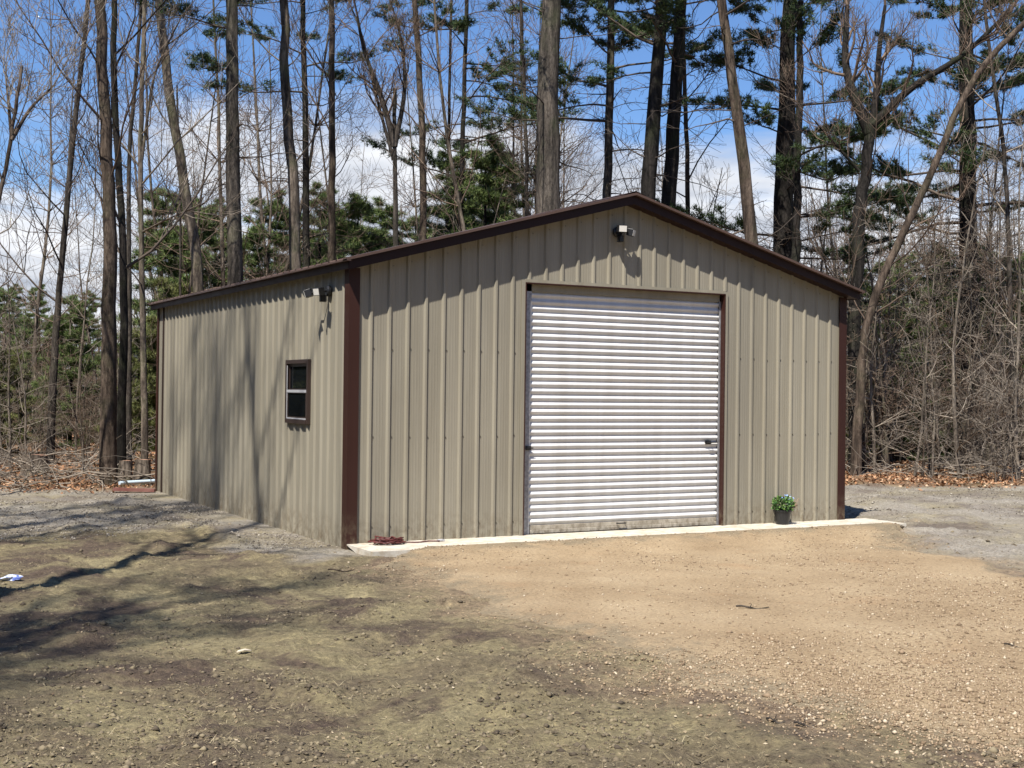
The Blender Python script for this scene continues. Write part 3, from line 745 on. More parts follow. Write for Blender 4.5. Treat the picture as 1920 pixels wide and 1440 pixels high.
# pipe behind the rear corner
p0 = unproject(224, 917, 22.6); p1 = unproject(293, 916, 23.2)
t = NT('pale_blue_pipe'); t.set(.35); t.color((.55, .66, .74)); M_pipe = t.mat
mb = MB(); mb.tube([(p0[0], p0[1], .085), (p1[0], p1[1], .085)], .034, 12); o = mb.build('pipe', M_pipe, smooth=False); tag(o, 'pale blue plastic pipe lying behind the far left corner of the garage', 'pipe')
t = NT('red_board'); t.set(.7); t.color(t.ramp(t.noise(6), [(.3, (.13, .04, .03)), (.7, (.20, .09, .07))])); M_rb = t.mat
mb = MB(); mb.box(-.35, -.06, .0, .35, .06, .05); o = mb.build('board', M_rb); q = unproject(252, 925, 21.9); o.location = (q[0], q[1], .0); o.rotation_euler = (0, .02, -.5); tag(o, 'weathered red board lying in front of the pale pipe', 'board')
# crumpled bag at the left edge of the picture
t = NT('plastic_bag'); t.set(.35); t.color(t.ramp(t.noise(18, 2), [(.45, (.62, .66, .72)), (.6, (.08, .12, .35))])); M_bag = t.mat
q = unproject(22, 1096, 1.80*FPX/(1096-733)); v = []; f = []
for i in range(9):
    for j in range(14):
        th = math.pi*i/8; ph = 2*math.pi*j/14; s = 1+.35*math.sin(3*ph+i)+.2*rr.uniform(-1, 1)
        v.append((.085*s*math.sin(th)*math.cos(ph), .05*s*math.sin(th)*math.sin(ph), .025+.028*math.cos(th)*(1+.3*rr.random())))
for i in range(8):
    for j in range(14): f.append((i*14+j, (i+1)*14+j, (i+1)*14+(j+1) % 14, i*14+(j+1) % 14))
o = mesh_obj('plastic_bag', v, f, M_bag); o.location = (q[0], q[1], float(surf_h(q[0], q[1]))); tag(o, 'crumpled white and blue plastic bag on the soil at the left edge', 'bag')
# sticks and a pale bark chip
def stick(px, py, length, rad, ang, label, mat, name='stick', cat='stick'):
    q = unproject(px, py, 1.79*FPX/(py-733.)); z = float(surf_h(q[0], q[1]))
    mb = MB(); n = 6; pts = []
    for i in range(n):
        u = i/(n-1)-.5; pts.append((math.cos(ang)*length*u, math.sin(ang)*length*u+.06*length*math.sin(i*1.7), rad*1.2+.012*math.sin(i*1.1+1)))
    mb.tube(pts, [rad, rad*1.1, rad, rad*.9, rad*.8, rad*.5], 6)
    mb.tube([pts[2], (pts[2][0]+.05, pts[2][1]+.04, pts[2][2]+.02)], [rad*.5, rad*.3], 5)
    o = mb.build(name, mat); o.location = (q[0], q[1], z); tag(o, label, cat, 'sticks lying about the yard'); return o
stick(1412, 1140, .28, .008, -.5, 'curved dark stick lying on the tan gravel', M_bk_thin)
stick(1455, 1337, .11, .007, -.9, 'short dark stick at the near edge of the gravel, left one of a pair', M_bk_thin)
stick(1510, 1345, .12, .007, -.7, 'short dark stick at the near edge of the gravel, right one of a pair', M_bk_thin)
stick(1905, 1202, .16, .006, -.8, 'thin dark twig on the gravel at the right edge', M_bk_thin)
stick(640, 1078, .26, .008, -.3, 'stick lying on the soil in front of the garage corner', M_bk_brown)
q = unproject(456, 1227, 1.79*FPX/(1227-733.)); mb = MB(); mb.add([(-.05, -.012, .01), (.0, -.022, .022), (.055, -.004, .012), (.02, .02, .02), (-.03, .018, .014)], [(0, 1, 2, 3, 4)])
t = NT('pale_chip'); t.set(.8); t.color((.60, .52, .40)); o = mb.build('bark_chip', t.mat); o.location = (q[0], q[1], float(surf_h(q[0], q[1]))+.004)
b = o.modifiers.new('thickness', 'SOLIDIFY'); b.thickness = .006; tag(o, 'pale split bark chip lying alone on the left soil', 'bark chip')

# ------------------------------------------------------------------ trees
class Tubes:
    """many tapered tubes gathered as numpy-friendly lists"""
    def __init__(s): s.V = []; s.F = []; s.n = 0
    def add(s, pts, rad, k=3):
        P = np.asarray(pts, float); n = len(P); r = np.asarray(rad, float)
        T = np.empty_like(P); T[1:-1] = P[2:]-P[:-2]; T[0] = P[1]-P[0]; T[-1] = P[-1]-P[-2]
        T /= np.linalg.norm(T, axis=1)[:, None]+1e-9
        ref = np.array([0, 0, 1.]) if abs(T[0, 2]) < .8 else np.array([1., 0, 0])
        A = np.cross(T, ref); A /= np.linalg.norm(A, axis=1)[:, None]+1e-9; B = np.cross(T, A)
        q = np.arange(k)*2*np.pi/k; c = np.cos(q)[None, :, None]; s_ = np.sin(q)[None, :, None]
        if r.ndim == 1: r = r[:, None]*np.ones((1, k))
        v = P[:, None, :]+r[:, :, None]*(A[:, None, :]*c+B[:, None, :]*s_)
        I = np.arange(n*k).reshape(n, k); J = np.roll(I, -1, axis=1)
        f = np.stack([I[:-1], J[:-1], J[1:], I[1:]], 2).reshape(-1, 4)+s.n
        s.V.append(v.reshape(-1, 3)); s.F.append(f); s.n += n*k
    def build(s, name, mat, parent=None, smooth=True):
        if not s.V: return None
        return mesh_obj(name, np.concatenate(s.V), np.concatenate(s.F), mat, parent, smooth)
def unit(v): return v/(np.linalg.norm(v)+1e-9)
def grow(T, rg, P, Dv, L, R, lvl, maxl, kids, up=.15, wander=.22, rmin=.004, collect=None, k0=5):
    n = 5 if lvl < maxl else 3
    pts = [P]; d = unit(Dv); dirs = [d]
    for i in range(n):
        d = unit(d+rg.normal(0, wander, 3)+np.array([0, 0, up])); pts.append(pts[-1]+d*L/n); dirs.append(d)
    rad = [max(rmin, R*(1-.72*i/n)) for i in range(n+1)]
    T.add(pts, rad, k0 if R > .03 else 3)
    if collect is not None and lvl >= maxl-1: collect.append((pts, lvl))
    if lvl < maxl:
        m_ = kids[min(lvl, len(kids)-1)]
        for j in range(m_):
            t_ = rg.uniform(.22, 1.0); i = min(int(t_*n), n-1); p = pts[i]+(pts[i+1]-pts[i])*(t_*n-i)
            side = unit(np.cross(dirs[i+1], rg.normal(0, 1, 3)))
            nd = unit(dirs[i+1]*rg.uniform(.5, .95)+side*rg.uniform(.55, 1.0))
            grow(T, rg, p, nd, L*rg.uniform(.38, .66)*(1.15-.45*t_), max(rmin, R*(1-.72*t_)*.6), lvl+1, maxl, kids, up, wander, rmin, collect, k0)
def smooth_path(P, n):
    P = np.asarray(P, float); s = np.concatenate([[0], np.cumsum(np.linalg.norm(np.diff(P, axis=0), axis=1))]); u = np.linspace(0, s[-1], n)
    out = np.stack([np.interp(u, s, P[:, i]) for i in range(3)], 1)
    for _ in range(3): out[1:-1] = (out[:-2]+2*out[1:-1]+out[2:])/4
    return out
def trunk_mesh(path, r0, r1, mat, parent, rg, sides=14, flare=1.18, burl=.06):
    n = len(path); u = np.linspace(0, 1, n); r = r0+(r1-r0)*u**.85
    r = r*(1+(flare-1)*np.exp(-u*n*.28))
    ang = np.arange(sides)
    nz_ = 1+burl*(vnoise(ang[None]*1.0+rg.randint(99), u[:, None]*n*.25, rg.randint(99))-.5)*2 + burl*.6*(rg.rand(1, sides)-.5)
    T = Tubes(); T.add(path, r[:, None]*nz_, sides); return T.build('trunk', mat, parent), r
def path_px(pts, depth, zbase=-.1, ztop=None):
    """3-D path of a trunk from photograph pixels at a given distance; continued down to the soil and up beyond the frame"""
    P = [unproject(a, b, depth) for a, b in pts]
    if P[0][2] > .1:
        d = P[0]-P[1]; d = d/(abs(d[2])+1e-6); b = P[0].copy(); b[:2] += d[:2]*P[0][2]*.35; b[2] = zbase; P = [b]+P
    else: P[0][2] = zbase
    if ztop and P[-1][2] < ztop:
        d = P[-1]-P[-2]; d = d/d[2]; e = P[-1]+d*(ztop-P[-1][2])*np.array([.6, .6, 1]); P.append(e)
    return np.array(P)
def px2m(w, depth): return w/FPX*depth
def bare_tree(pts, depth, wpx, label, bark_m, twig_m, seed, ztop=15, limbs=14, zlimb=3.0, llen=3.2, group='bare trees at the edge of the clearing', up=.22, extra=(), maxl=3, kids=(7, 6, 5), wtop=.45, angle=.9):
    rg = np.random.RandomState(seed); P = path_px(pts, depth, ztop=ztop); base = P[0].copy(); base[2] = 0
    P = P-base
    o = empty('bare_tree', tuple(base)); tag(o, label, 'tree', group)
    path = smooth_path(P, 30); r0 = px2m(wpx, depth)/2
    path[1:-1, :2] += rg.normal(0, r0*.10, (len(path)-2, 2))
    trunk_mesh(path, r0*1.0, r0*wtop, bark_m, o, rg, 12)
    T = Tubes(); zs = path[:, 2]; H = zs[-1]
    for pl, w in extra:      # limbs seen in the photograph
        Q = np.array([unproject(a, b, depth) for a, b in pl])-base
        Q[1:, 1] += np.linspace(.1, .6, len(Q)-1)*rg.choice([-1, 1])*.8
        sp_ = smooth_path(Q, 14); rr_ = px2m(w, depth)/2*(1-.6*np.linspace(0, 1, 14)); TL = Tubes(); TL.add(sp_, rr_, 8); TL.build('limb', bark_m, o)
        for j in range(9):
            i = rg.randint(3, 13); dv = unit(sp_[min(i+1, 13)]-sp_[i-1])
            grow(T, rg, sp_[i], unit(dv*.7+unit(np.cross(dv, rg.normal(0, 1, 3)))*.8), llen*rg.uniform(.3, .6), rr_[i]*.45, 1, maxl, kids, up)
        grow(T, rg, sp_[-1], unit(sp_[-1]-sp_[-3]), llen*.8, rr_[-1]*.9, 1, maxl, kids, up)
    for j in range(limbs):
        z = zlimb+(H-zlimb)*((j+rg.rand())/limbs); p = np.array([np.interp(z, zs, path[:, i]) for i in range(3)])
        u = z/H; r = (r0*(1.1-(1.1-wtop)*u**.85)); a = rg.uniform(0, 6.283)
        L = llen*(1.1-.5*u)*rg.uniform(.6, 1.2)
        grow(T, rg, p, np.array([math.cos(a)*angle, math.sin(a)*angle, rg.uniform(.25, .9)]), L, min(r*.45, .0095*L), 1, maxl, kids, up, .16)
    T.build('crown', twig_m, o); return o

def tufts(P, Dv, rg, n_ndl=8, L=.12, Wd=.012, droop=0):
    """star-like bunches of needles at points P with axis Dv"""
    n = len(P); a = rg.normal(0, .75, (n, n_ndl, 3))+Dv[:, None, :]; a[:, :, 2] -= droop
    a /= np.linalg.norm(a, axis=2)[:, :, None]
    l = L*rg.uniform(.6, 1.15, (n, n_ndl, 1)); s = np.cross(a, rg.normal(0, 1, (n, n_ndl, 3))); s /= np.linalg.norm(s, axis=2)[:, :, None]+1e-9
    B = P[:, None, :]+np.zeros_like(a)
    v = np.stack([B-s*Wd*.5, B+s*Wd*.5, B+a*l], 2)
    return v.reshape(-1, 3)
def pine_crown(rg, path, H, z0, n_br, llen, tuft_n, mat_w, mat_n, parent, dead0=None, dead_n=0, short=1.0, sparse=.0, ndl_L=.13, density=1.0):
    zs = path[:, 2]; T = Tubes(); TP = []; TD = []
    at = lambda z: np.array([np.interp(z, zs, path[:, i]) for i in range(3)])
    for j in range(dead_n):
        z = rg.uniform(dead0, z0+1.5); a = rg.uniform(0, 6.283)
        grow(T, rg, at(z), np.array([math.cos(a), math.sin(a), rg.uniform(-.15, .25)]), rg.uniform(.5, 2.2), rg.uniform(.012, .026), 1, 3, (3, 3, 2), -.02, .16)
    for j in range(n_br):
        z = z0+(H-z0)*(j+rg.rand())/n_br; u = (z-z0)/(H-z0); a = rg.uniform(0, 6.283)
        if rg.rand() < sparse: continue
        L = llen*(1-.75*u)*rg.uniform(.65, 1.15); p = at(z); d = np.array([math.cos(a), math.sin(a), rg.uniform(.0, .25)])
        pts = [p]; n = 6; dv = unit(d)
        for i in range(n):
            dv = unit(dv+rg.normal(0, .10, 3)+np.array([0, 0, -.03 if i < 3 else .09])); pts.append(pts[-1]+dv*L/n)
        T.add(pts, [max(.006, .0105*L*(1-i/(n+1))) for i in range(n+1)], 4)
        # side branchlets in a flat spray
        for q in range(int(12*density)+5):
            t_ = rg.uniform(.28, 1); i = min(int(t_*n), n-1); b = pts[i]+(pts[i+1]-pts[i])*(t_*n-i)
            sd_ = unit(np.cross(dv, [0, 0, 1]))*rg.choice([-1, 1]); l2 = L*.34*rg.uniform(.4, 1)*(1.25-.6*t_)
            e2 = unit(dv*.7+sd_*.8+rg.normal(0, .12, 3)+np.array([0, 0, .12])); m_ = int(max(5, l2*tuft_n*1.25))
            T.add([b, b+e2*l2*.5, b+e2*l2+np.array([0, 0, .04])], [.006, .005, .003], 3)
            tt = rg.uniform(.3, 1.05, m_)[:, None]
            TP.append(b+e2*l2*tt+rg.normal(0, .05, (m_, 3))*[1, 1, .55]); TD.append(np.tile(e2*.5+np.array([0, 0, .35]), (m_, 1)))
    T.build('branches', mat_w, parent)
    P = np.concatenate(TP); Dn = np.concatenate(TD); v = tufts(P, Dn, rg, 8, ndl_L, .017)
    mesh_obj('foliage', v, np.arange(len(v)).reshape(-1, 3), mat_n, parent)
def pine(pts, depth, wpx, label, bark_m, seed, z0=7, H=19, n_br=34, llen=3.2, tuft_n=26, dead0=3.5, dead_n=12, group='tall pines behind the garage', ndl=None, sparse=0.):
    rg = np.random.RandomState(seed); P = path_px(pts, depth, ztop=H); base = P[0].copy(); base[2] = 0; P = P-base
    o = empty('pine_tree', tuple(base)); tag(o, label, 'pine tree', group)
    path = smooth_path(P, 34); r0 = px2m(wpx, depth)/2
    path[1:-1, :2] += rg.normal(0, r0*.06, (len(path)-2, 2))
    trunk_mesh(path, r0*1.12, r0*.30, bark_m, o, rg, 18, 1.3, .09)
    pine_crown(rg, path, H, z0, n_br, llen, tuft_n, M_tw_dark, ndl or M_ndl, o, dead0, dead_n, sparse=sparse)
    return o

# --- named trees, left to right as the photograph shows them
bare_tree([(93, 870), (105, 620), (132, 300), (165, 20)], 27, 14, 'thin dark leaning tree, the first tall trunk from the left edge', M_bk_thin, M_tw_dark, 11, 14, 13, 3.2, 2.6)
bare_tree([(-40, 700), (-12, 420), (22, 262)], 21, 13, 'bare tree reaching in from the left edge with forked limbs', M_bk_brown, M_tw_grey, 12, 7.0, 6, 4, 2.4, extra=[([(22, 262), (58, 200), (110, 150)], 8), ([(22, 262), (16, 180), (18, 130)], 7)])
bare_tree([(205, 880), (200, 700), (208, 430), (196, 200), (186, 0)], 23.5, 30, 'thick brown trunk left of the garage with a pale wound low on the bark', M_bk_brown, M_tw_brown, 13, 16, 14, 4.2, 3.2)
bare_tree([(226, 850), (235, 620), (228, 380), (212, 180), (214, 0)], 24.2, 17, 'dark slim trunk close behind the thick brown trunk', M_bk_dark, M_tw_dark, 14, 15, 11, 3.6, 3.0)
bare_tree([(272, 830), (268, 600), (262, 320), (268, 120), (272, 0)], 26, 13, 'slim mossy trunk nearest the far left corner of the garage', M_bk_grey, M_tw_grey, 15, 14, 13, 3.5, 3.0, extra=[([(266, 300), (240, 400), (238, 330), (232, 180)][0:1]+[(285, 140), (330, 40)], 6)])
bare_tree([(242, 830), (243, 560), (240, 300), (262, 60)], 27, 11, 'thin dark trunk between the thick brown trunk and the mossy one', M_bk_thin, M_tw_dark, 16, 13, 9, 3.5, 2.4)
bare_tree([(378, 560), (350, 360), (318, 180), (296, 0)], 29, 25, 'pale brown trunk leaning left over the garage roof', M_bk_grey, M_tw_grey, 17, 17, 8, 7.5, 3.2)
bare_tree([(338, 560), (338, 380), (332, 160)], 31, 7, 'very thin straight tree between the leaning trunk and the roof', M_bk_thin, M_tw_dark, 18, 8.5, 7, 3, 1.6)
pine([(440, 540), (437, 300), (436, 120), (433, 0)], 27, 31, 'straight grey pine with a mottled bark above the rear of the roof', M_bk_pine, 21, 8.6, 20, 30, 2.6, 24, 6, 8)
bare_tree([(556, 520), (548, 330), (532, 150), (532, 0)], 29, 25, 'pale olive trunk with a slight bend above the roof', M_bk_grey, M_tw_grey, 22, 18, 9, 6.5, 3.2)
pine([(575, 500), (573, 250), (567, 0)], 33, 16, 'slender dark pine right of the bent olive trunk', M_bk_dark, 23, 9.2, 19, 26, 2.4, 22, 4.5, 14)
bare_tree([(622, 480), (623, 200), (620, 0)], 32, 17, 'brown upright trunk with olive patches above the roof', M_bk_brown, M_tw_brown, 24, 18, 11, 6, 3.0)
bare_tree([(742, 480), (740, 280)], 29, 16, 'forked bare tree above the middle of the left roof slope', M_bk_thin, M_tw_brown, 25, 8.6, 5, 5, 2.2, extra=[([(740, 275), (716, 190), (672, 100), (655, 40)], 13), ([(740, 275), (757, 180), (748, 100), (725, 40)], 11), ([(738, 300), (700, 150), (690, 60), (672, 0)], 7)])
bare_tree([(795, 450), (793, 260), (782, 90), (779, 0)], 31, 17, 'straight light brown trunk between the forked tree and the big pine', M_bk_brown, M_tw_brown, 26, 18, 10, 6.8, 2.8)
pine([(862, 440), (870, 180), (875, 0)], 36, 13, 'thin pine left of the big pine with a ragged crown', M_bk_dark, 27, 7.6, 19, 34, 3.4, 26, 4, 16)
bare_tree([(838, 440), (843, 180), (846, 0)], 38, 9, 'thin dark trunk beside the thin ragged pine', M_bk_thin, M_tw_dark, 28, 17, 10, 5, 2.6)
pine([(1028, 400), (1028, 200), (1032, 0)], 28, 50, 'the thickest trunk, a big grey pine left of the gable peak', M_bk_pine, 29, 10.2, 24, 34, 3.8, 26, 5.0, 14)
bare_tree([(990, 420), (985, 220), (978, 60)], 34, 10, 'thin dark tree just left of the big grey pine', M_bk_thin, M_tw_dark, 30, 16, 14, 4.8, 3.2)
pine([(1138, 380), (1143, 180), (1146, 0)], 31, 21, 'medium olive pine standing over the gable peak', M_bk_pine, 31, 8.2, 20, 34, 3.0, 26, 5, 14)
pine([(1213, 390), (1228, 180), (1243, 0)], 29, 33, 'dark leaning pine, left one of the close pair right of the peak', M_bk_dark, 32, 9.0, 22, 34, 3.2, 26, 5, 16)
pine([(1253, 400), (1268, 180), (1277, 0)], 30, 33, 'dark leaning pine, right one of the close pair right of the peak', M_bk_dark, 33, 9.2, 22, 34, 3.0, 26, 5, 12)
bare_tree([(1291, 420), (1287, 220), (1280, 60)], 34, 12, 'thin dark trunk tight against the leaning pair of pines', M_bk_thin, M_tw_dark, 34, 16, 14, 5, 2.8)
pine([(1412, 470), (1398, 330), (1375, 150), (1350, 0)], 27, 27, 'brown pine leaning left over the right roof slope', M_bk_brown, 35, 9.6, 20, 26, 2.6, 24, 4.5, 14)
pine([(1470, 500), (1473, 250), (1482, 0)], 31.5, 42, 'thick dark pine with layered foliage over the right roof slope', M_bk_dark, 36, 5.0, 22, 58, 3.3, 34, 3.6, 16)
bare_tree([(1490, 520), (1495, 330)], 30, 24, 'short dark trunk half hidden behind the thick layered pine', M_bk_dark, M_tw_dark, 37, 11, 8, 5, 2.6)
bare_tree([(1607, 884), (1600, 640), (1610, 400), (1632, 245)], 28, 30, 'big forked bare tree at the right corner of the garage', M_bk_dark, M_tw_brown, 38, None, 6, 3.2, 2.6, wtop=.66,
          extra=[([(1630, 250), (1606, 180), (1600, 120), (1618, 0)], 21), ([(1632, 245), (1650, 170), (1665, 90), (1690, 0)], 15), ([(1636, 235), (1700, 165), (1790, 110), (1860, 30)], 16), ([(1610, 320), (1560, 270), (1500, 235)], 7)])
bare_tree([(1603, 888), (1622, 600), (1690, 440), (1745, 330), (1800, 190), (1850, 110), (1925, 40)], 27, 19, 'pale crooked tree leaning far to the right beside the forked tree', M_bk_brown, M_tw_brown, 39, None, 13, 2.8, 2.6, wtop=.55)
pine([(1818, 900), (1815, 500), (1816, 250), (1810, 0)], 32.5, 38, 'dark pine with drooping dead branches near the right edge', M_bk_dark, 40, 5.8, 20, 64, 4.2, 34, 2.2, 60)
bare_tree([(1905, 880), (1895, 600), (1885, 300), (1850, 60)], 29, 12, 'thin tree at the right edge of the picture', M_bk_thin, M_tw_grey, 41, 12, 13, 2.6, 2.6)

# wound and roots on the thick brown trunk
q = unproject(192, 757, 23.32); mb = MB(); t = NT('raw_wood'); t.set(.8); t.color(t.ramp(t.noise(9, 4, .6, stretch=(1, 1, .2)), [(.3, (.26, .13, .08)), (.7, (.5, .3, .2))]))
# stumps
def stump(px, depth, r, h, label, seed):
    rg = np.random.RandomState(seed); g_ = ground_at(px, depth); o = empty('tree_stump', tuple(g_)); tag(o, label, 'stump', 'stumps beside the garage')
    path = np.array([(0, 0, -.1), (0, 0, h*.3), (.01, .0, h*.65), (.02, .01, h)]); P = smooth_path(path, 8)
    tr, _ = trunk_mesh(P, r, r*.9, M_bk_grey, o, rg, 16, 1.5, .12)
    mb_ = MB(); mb_.lathe([(0, h), (r*.5, h+.005), (r*.93, h-.01)], c=(.02, .01, 0), n=16); mb_.build('cut_top', t.mat, o)
stump(236, 23.6, .13, .42, 'left stump of the pair beside the far left corner of the garage', 1)
stump(268, 23.3, .14, .46, 'right stump of the pair beside the far left corner of the garage', 2)
stump(66, 25.2, .24, .42, 'dark broad stump left of the garage under the thin leaning tree', 3)

# --- young evergreens: built once in four forms, copied
def conifer_proto(seed, H, spread, mat, z0=.3, n_br=125, tuft=22):
    rg = np.random.RandomState(seed); o = empty('evergreen_tree'); path = smooth_path([(0, 0, -.1), (rg.normal(0, .06), 0, H*.5), (0, 0, H)], 14)
    trunk_mesh(path, .05+.012*H, .012, M_bk_dark, o, rg, 8, 1.2)
    pine_crown(rg, path, H, z0, n_br, spread, tuft, M_tw_dark, mat, o, .2, 0, ndl_L=.17, density=.75)
    return o
def copy_tree(src):
    c = src.copy(); COL.objects.link(c)
    for ch in src.children:
        k = ch.copy(); COL.objects.link(k); k.parent = c
    return c
protos = [conifer_proto(61, 7.5, 2.2, M_ndl2), conifer_proto(62, 8.5, 2.0, M_ndl2), conifer_proto(63, 6.0, 2.0, M_ndl2, .2, 110), conifer_proto(64, 4.2, 1.5, M_ndl3, .2, 80, 18)]
used_p = [False]*4
def place_ever(k, px, depth, sc, rz, label, group):
    o = protos[k] if not used_p[k] else copy_tree(protos[k]); used_p[k] = True
    g_ = ground_at(px, depth); o.location = tuple(g_); o.rotation_euler = (0, 0, rz); o.scale = (sc, sc, sc); tag(o, label, 'evergreen tree', group)
EG = 'evergreens behind the garage'
E_LIST = [
 (0, 300, 38, 1.00, .3, 'bushy evergreen showing just left of the leaning trunk above the roof'),
 (2, 350, 36, 1.15, 1.9, 'bushy evergreen directly behind the leaning trunk above the roof'),
 (1, 400, 41, .90, 2.2, 'evergreen behind the grey pine with mottled bark, on its left'),
 (0, 500, 40, 1.02, 4.0, 'evergreen between the mottled grey pine and the bent olive trunk'),
 (1, 596, 42, .98, 1.0, 'evergreen behind the slender dark pine'),
 (2, 668, 37, 1.18, 5.0, 'evergreen left of the forked bare tree'),
 (0, 712, 43, 1.05, 2.9, 'evergreen behind the forked bare tree'),
 (1, 840, 38, 1.02, .2, 'tall evergreen left of the thin ragged pine above the roof'),
 (0, 905, 36, 1.14, 3.4, 'tall evergreen between the thin ragged pine and the big grey pine'),
 (1, 955, 41, 1.05, 4.4, 'evergreen just left of the big grey pine'),
 (1, 1600, 41, .72, .6, 'dark evergreen low in the thicket just right of the garage roof end'),
 (2, 1655, 39, .95, 1.6, 'dark evergreen behind the forked bare tree'),
 (1, 1700, 42, .75, 2.6, 'dark evergreen behind the pale slender saplings'),
 (2, 1785, 38, 1.0, 3.6, 'dark evergreen left of the tall pale straight sapling'),
 (1, 1830, 41, .78, 4.6, 'dark evergreen behind the drooping pine'),
 (2, 1900, 40, 1.02, 5.6, 'dark evergreen behind the twin stemmed sapling'),
 (1, 1950, 38, .70, .1, 'dark evergreen cut by the right edge of the picture'),
 (3, 322, 33, 1.05, 2.4, 'low bright evergreen at the foot of the leaning trunk'),
 (2, 452, 37, 1.05, .9, 'evergreen hidden behind the mottled grey pine'),
 (3, 540, 34, 1.10, 1.3, 'low olive evergreen by the bent olive trunk'),
 (2, 560, 45, 1.30, 3.9, 'deeper evergreen right of the bent olive trunk'),
 (2, 630, 44, 1.25, 2.0, 'deeper evergreen behind the brown upright trunk'),
 (3, 700, 33, 1.20, .3, 'low olive evergreen left of the forked bare tree'),
 (0, 775, 44, 1.02, 5.5, 'deeper evergreen left of the straight light brown trunk'),
 (2, 870, 40, 1.40, 2.2, 'broad evergreen behind the thin ragged pine'),
 (1, 925, 44, 1.18, 1.7, 'deeper evergreen between the ragged pine and the big grey pine'),
 (2, 1730, 34, .75, 1.2, 'dark evergreen in the thicket midway between the garage and the right edge'),
 (0, 1755, 36, .78, 2.6, 'taller dark evergreen in the right thicket behind the pale saplings'),
 (2, 1870, 35, .80, 4.1, 'dark evergreen beneath the drooping pine near the right edge'),
 (3, 1625, 33, .55, 0., 'low evergreen beside the right corner of the garage'),
 (3, 18, 31, .62, .4, 'small olive evergreen at the left edge of the picture'),
 (2, 130, 36, .70, 2., 'dark evergreen in the shade left of the thick brown trunk'),
 (3, 262, 33, .75, 3., 'small olive evergreen behind the slim mossy trunk'),
]
for a in E_LIST: place_ever(*a, EG)
FE = 'far evergreens above the brush on the left'
for k, px, dp, sc, rz, lb in [
 (0, 10, 66, .88, 1., 'far evergreen at the left edge, first of the skyline row'), (1, 24, 70, .84, 2.2, 'far evergreen second in the skyline row from the left edge'),
 (1, 70, 72, .86, 3.1, 'far pointed evergreen left of the thin leaning trunk'), (2, 102, 68, .9, .5, 'far evergreen behind the thin leaning trunk'),
 (0, 142, 66, .78, 4.4, 'far evergreen right of the thin leaning trunk'), (1, 166, 62, .74, 5.2, 'far evergreen against the thick brown trunk'),
 (2, 48, 64, .85, 2.7, 'far round evergreen low in the left skyline row')]:
    place_ever(k, px, dp, sc, rz, lb, FE)

# --- bare saplings and brush: six forms, copied along the edge of the woods
def sapling_proto(seed, H, stems, mat, fine=1.0, spread=.5):
    rg = np.random.RandomState(seed); o = empty('sapling'); Tt = Tubes(); T = Tubes()
    for s_ in range(stems):
        a = rg.uniform(0, 6.283); lean = rg.uniform(.02, .16)*(1 if stems > 1 else .4); p = np.array([rg.normal(0, .12)*(stems > 1), rg.normal(0, .12)*(stems > 1), -.1]); h = H*rg.uniform(.6, 1)
        d = unit(np.array([math.cos(a)*lean, math.sin(a)*lean, 1])); n = 10; pts = [p]
        for i in range(n): d = unit(d+rg.normal(0, .05, 3)+np.array([0, 0, .04])); pts.append(pts[-1]+d*h/n)
        r0 = (.008 if H < 12 else .0052)*h*rg.uniform(.6, 1.1); Tt.add(pts, [max(.005, r0*(1-.85*i/n)) for i in range(n+1)], 5)
        for j in range(int(h*2.6*fine)):
            t_ = rg.uniform(.12, 1); i = min(int(t_*n), n-1); b = rg.uniform(0, 6.283)
            grow(T, rg, pts[i], np.array([math.cos(b), math.sin(b), rg.uniform(.1, .9)]), h*.30*rg.uniform(.4, 1.1)*(1.15-.6*t_)*spread*2, r0*.35*(1-.6*t_), 2, 4, (0, 0, 4, 3), .08, .20, .004)
    Tt.build('trunk', M_bk_pale if mat is M_tw_grey else M_bk_grey, o); T.build('crown', mat, o); return o
sp_ = [sapling_proto(71, 7.5, 1, M_tw_grey), sapling_proto(72, 6.2, 2, M_tw_brown), sapling_proto(73, 5.0, 4, M_tw_brown, 1.2), sapling_proto(74, 9.0, 1, M_tw_brown), sapling_proto(75, 3.2, 6, M_tw_grey, 1.3, .7), sapling_proto(76, 8.0, 2, M_tw_grey, .9)]
for k_, (px, wob) in enumerate([(0, 0)]*6): pass
sp_ += [sapling_proto(77, 15, 1, M_tw_grey, 1.0, .36), sapling_proto(78, 14, 1, M_tw_brown, 1.1, .42)]
used_s = [False]*8
rg = np.random.RandomState(90)
def place_sap(k, g_, sc, label, group):
    o = sp_[k] if not used_s[k] else copy_tree(sp_[k]); used_s[k] = True
    o.location = tuple(g_); o.rotation_euler = (rg.normal(0, .04), rg.normal(0, .04), rg.uniform(0, 6.28)); o.scale = (sc, sc, sc*rg.uniform(.9, 1.1)); tag(o, label, 'sapling', group)
KN = ['single stemmed pale bare sapling', 'two stemmed brown bare sapling', 'brown clump of four bare stems', 'straight brown bare sapling', 'low pale clump of bare shoots', 'two stemmed pale bare tree', 'tall thin grey bare tree with fine twigs', 'tall thin brown bare tree with fine twigs']
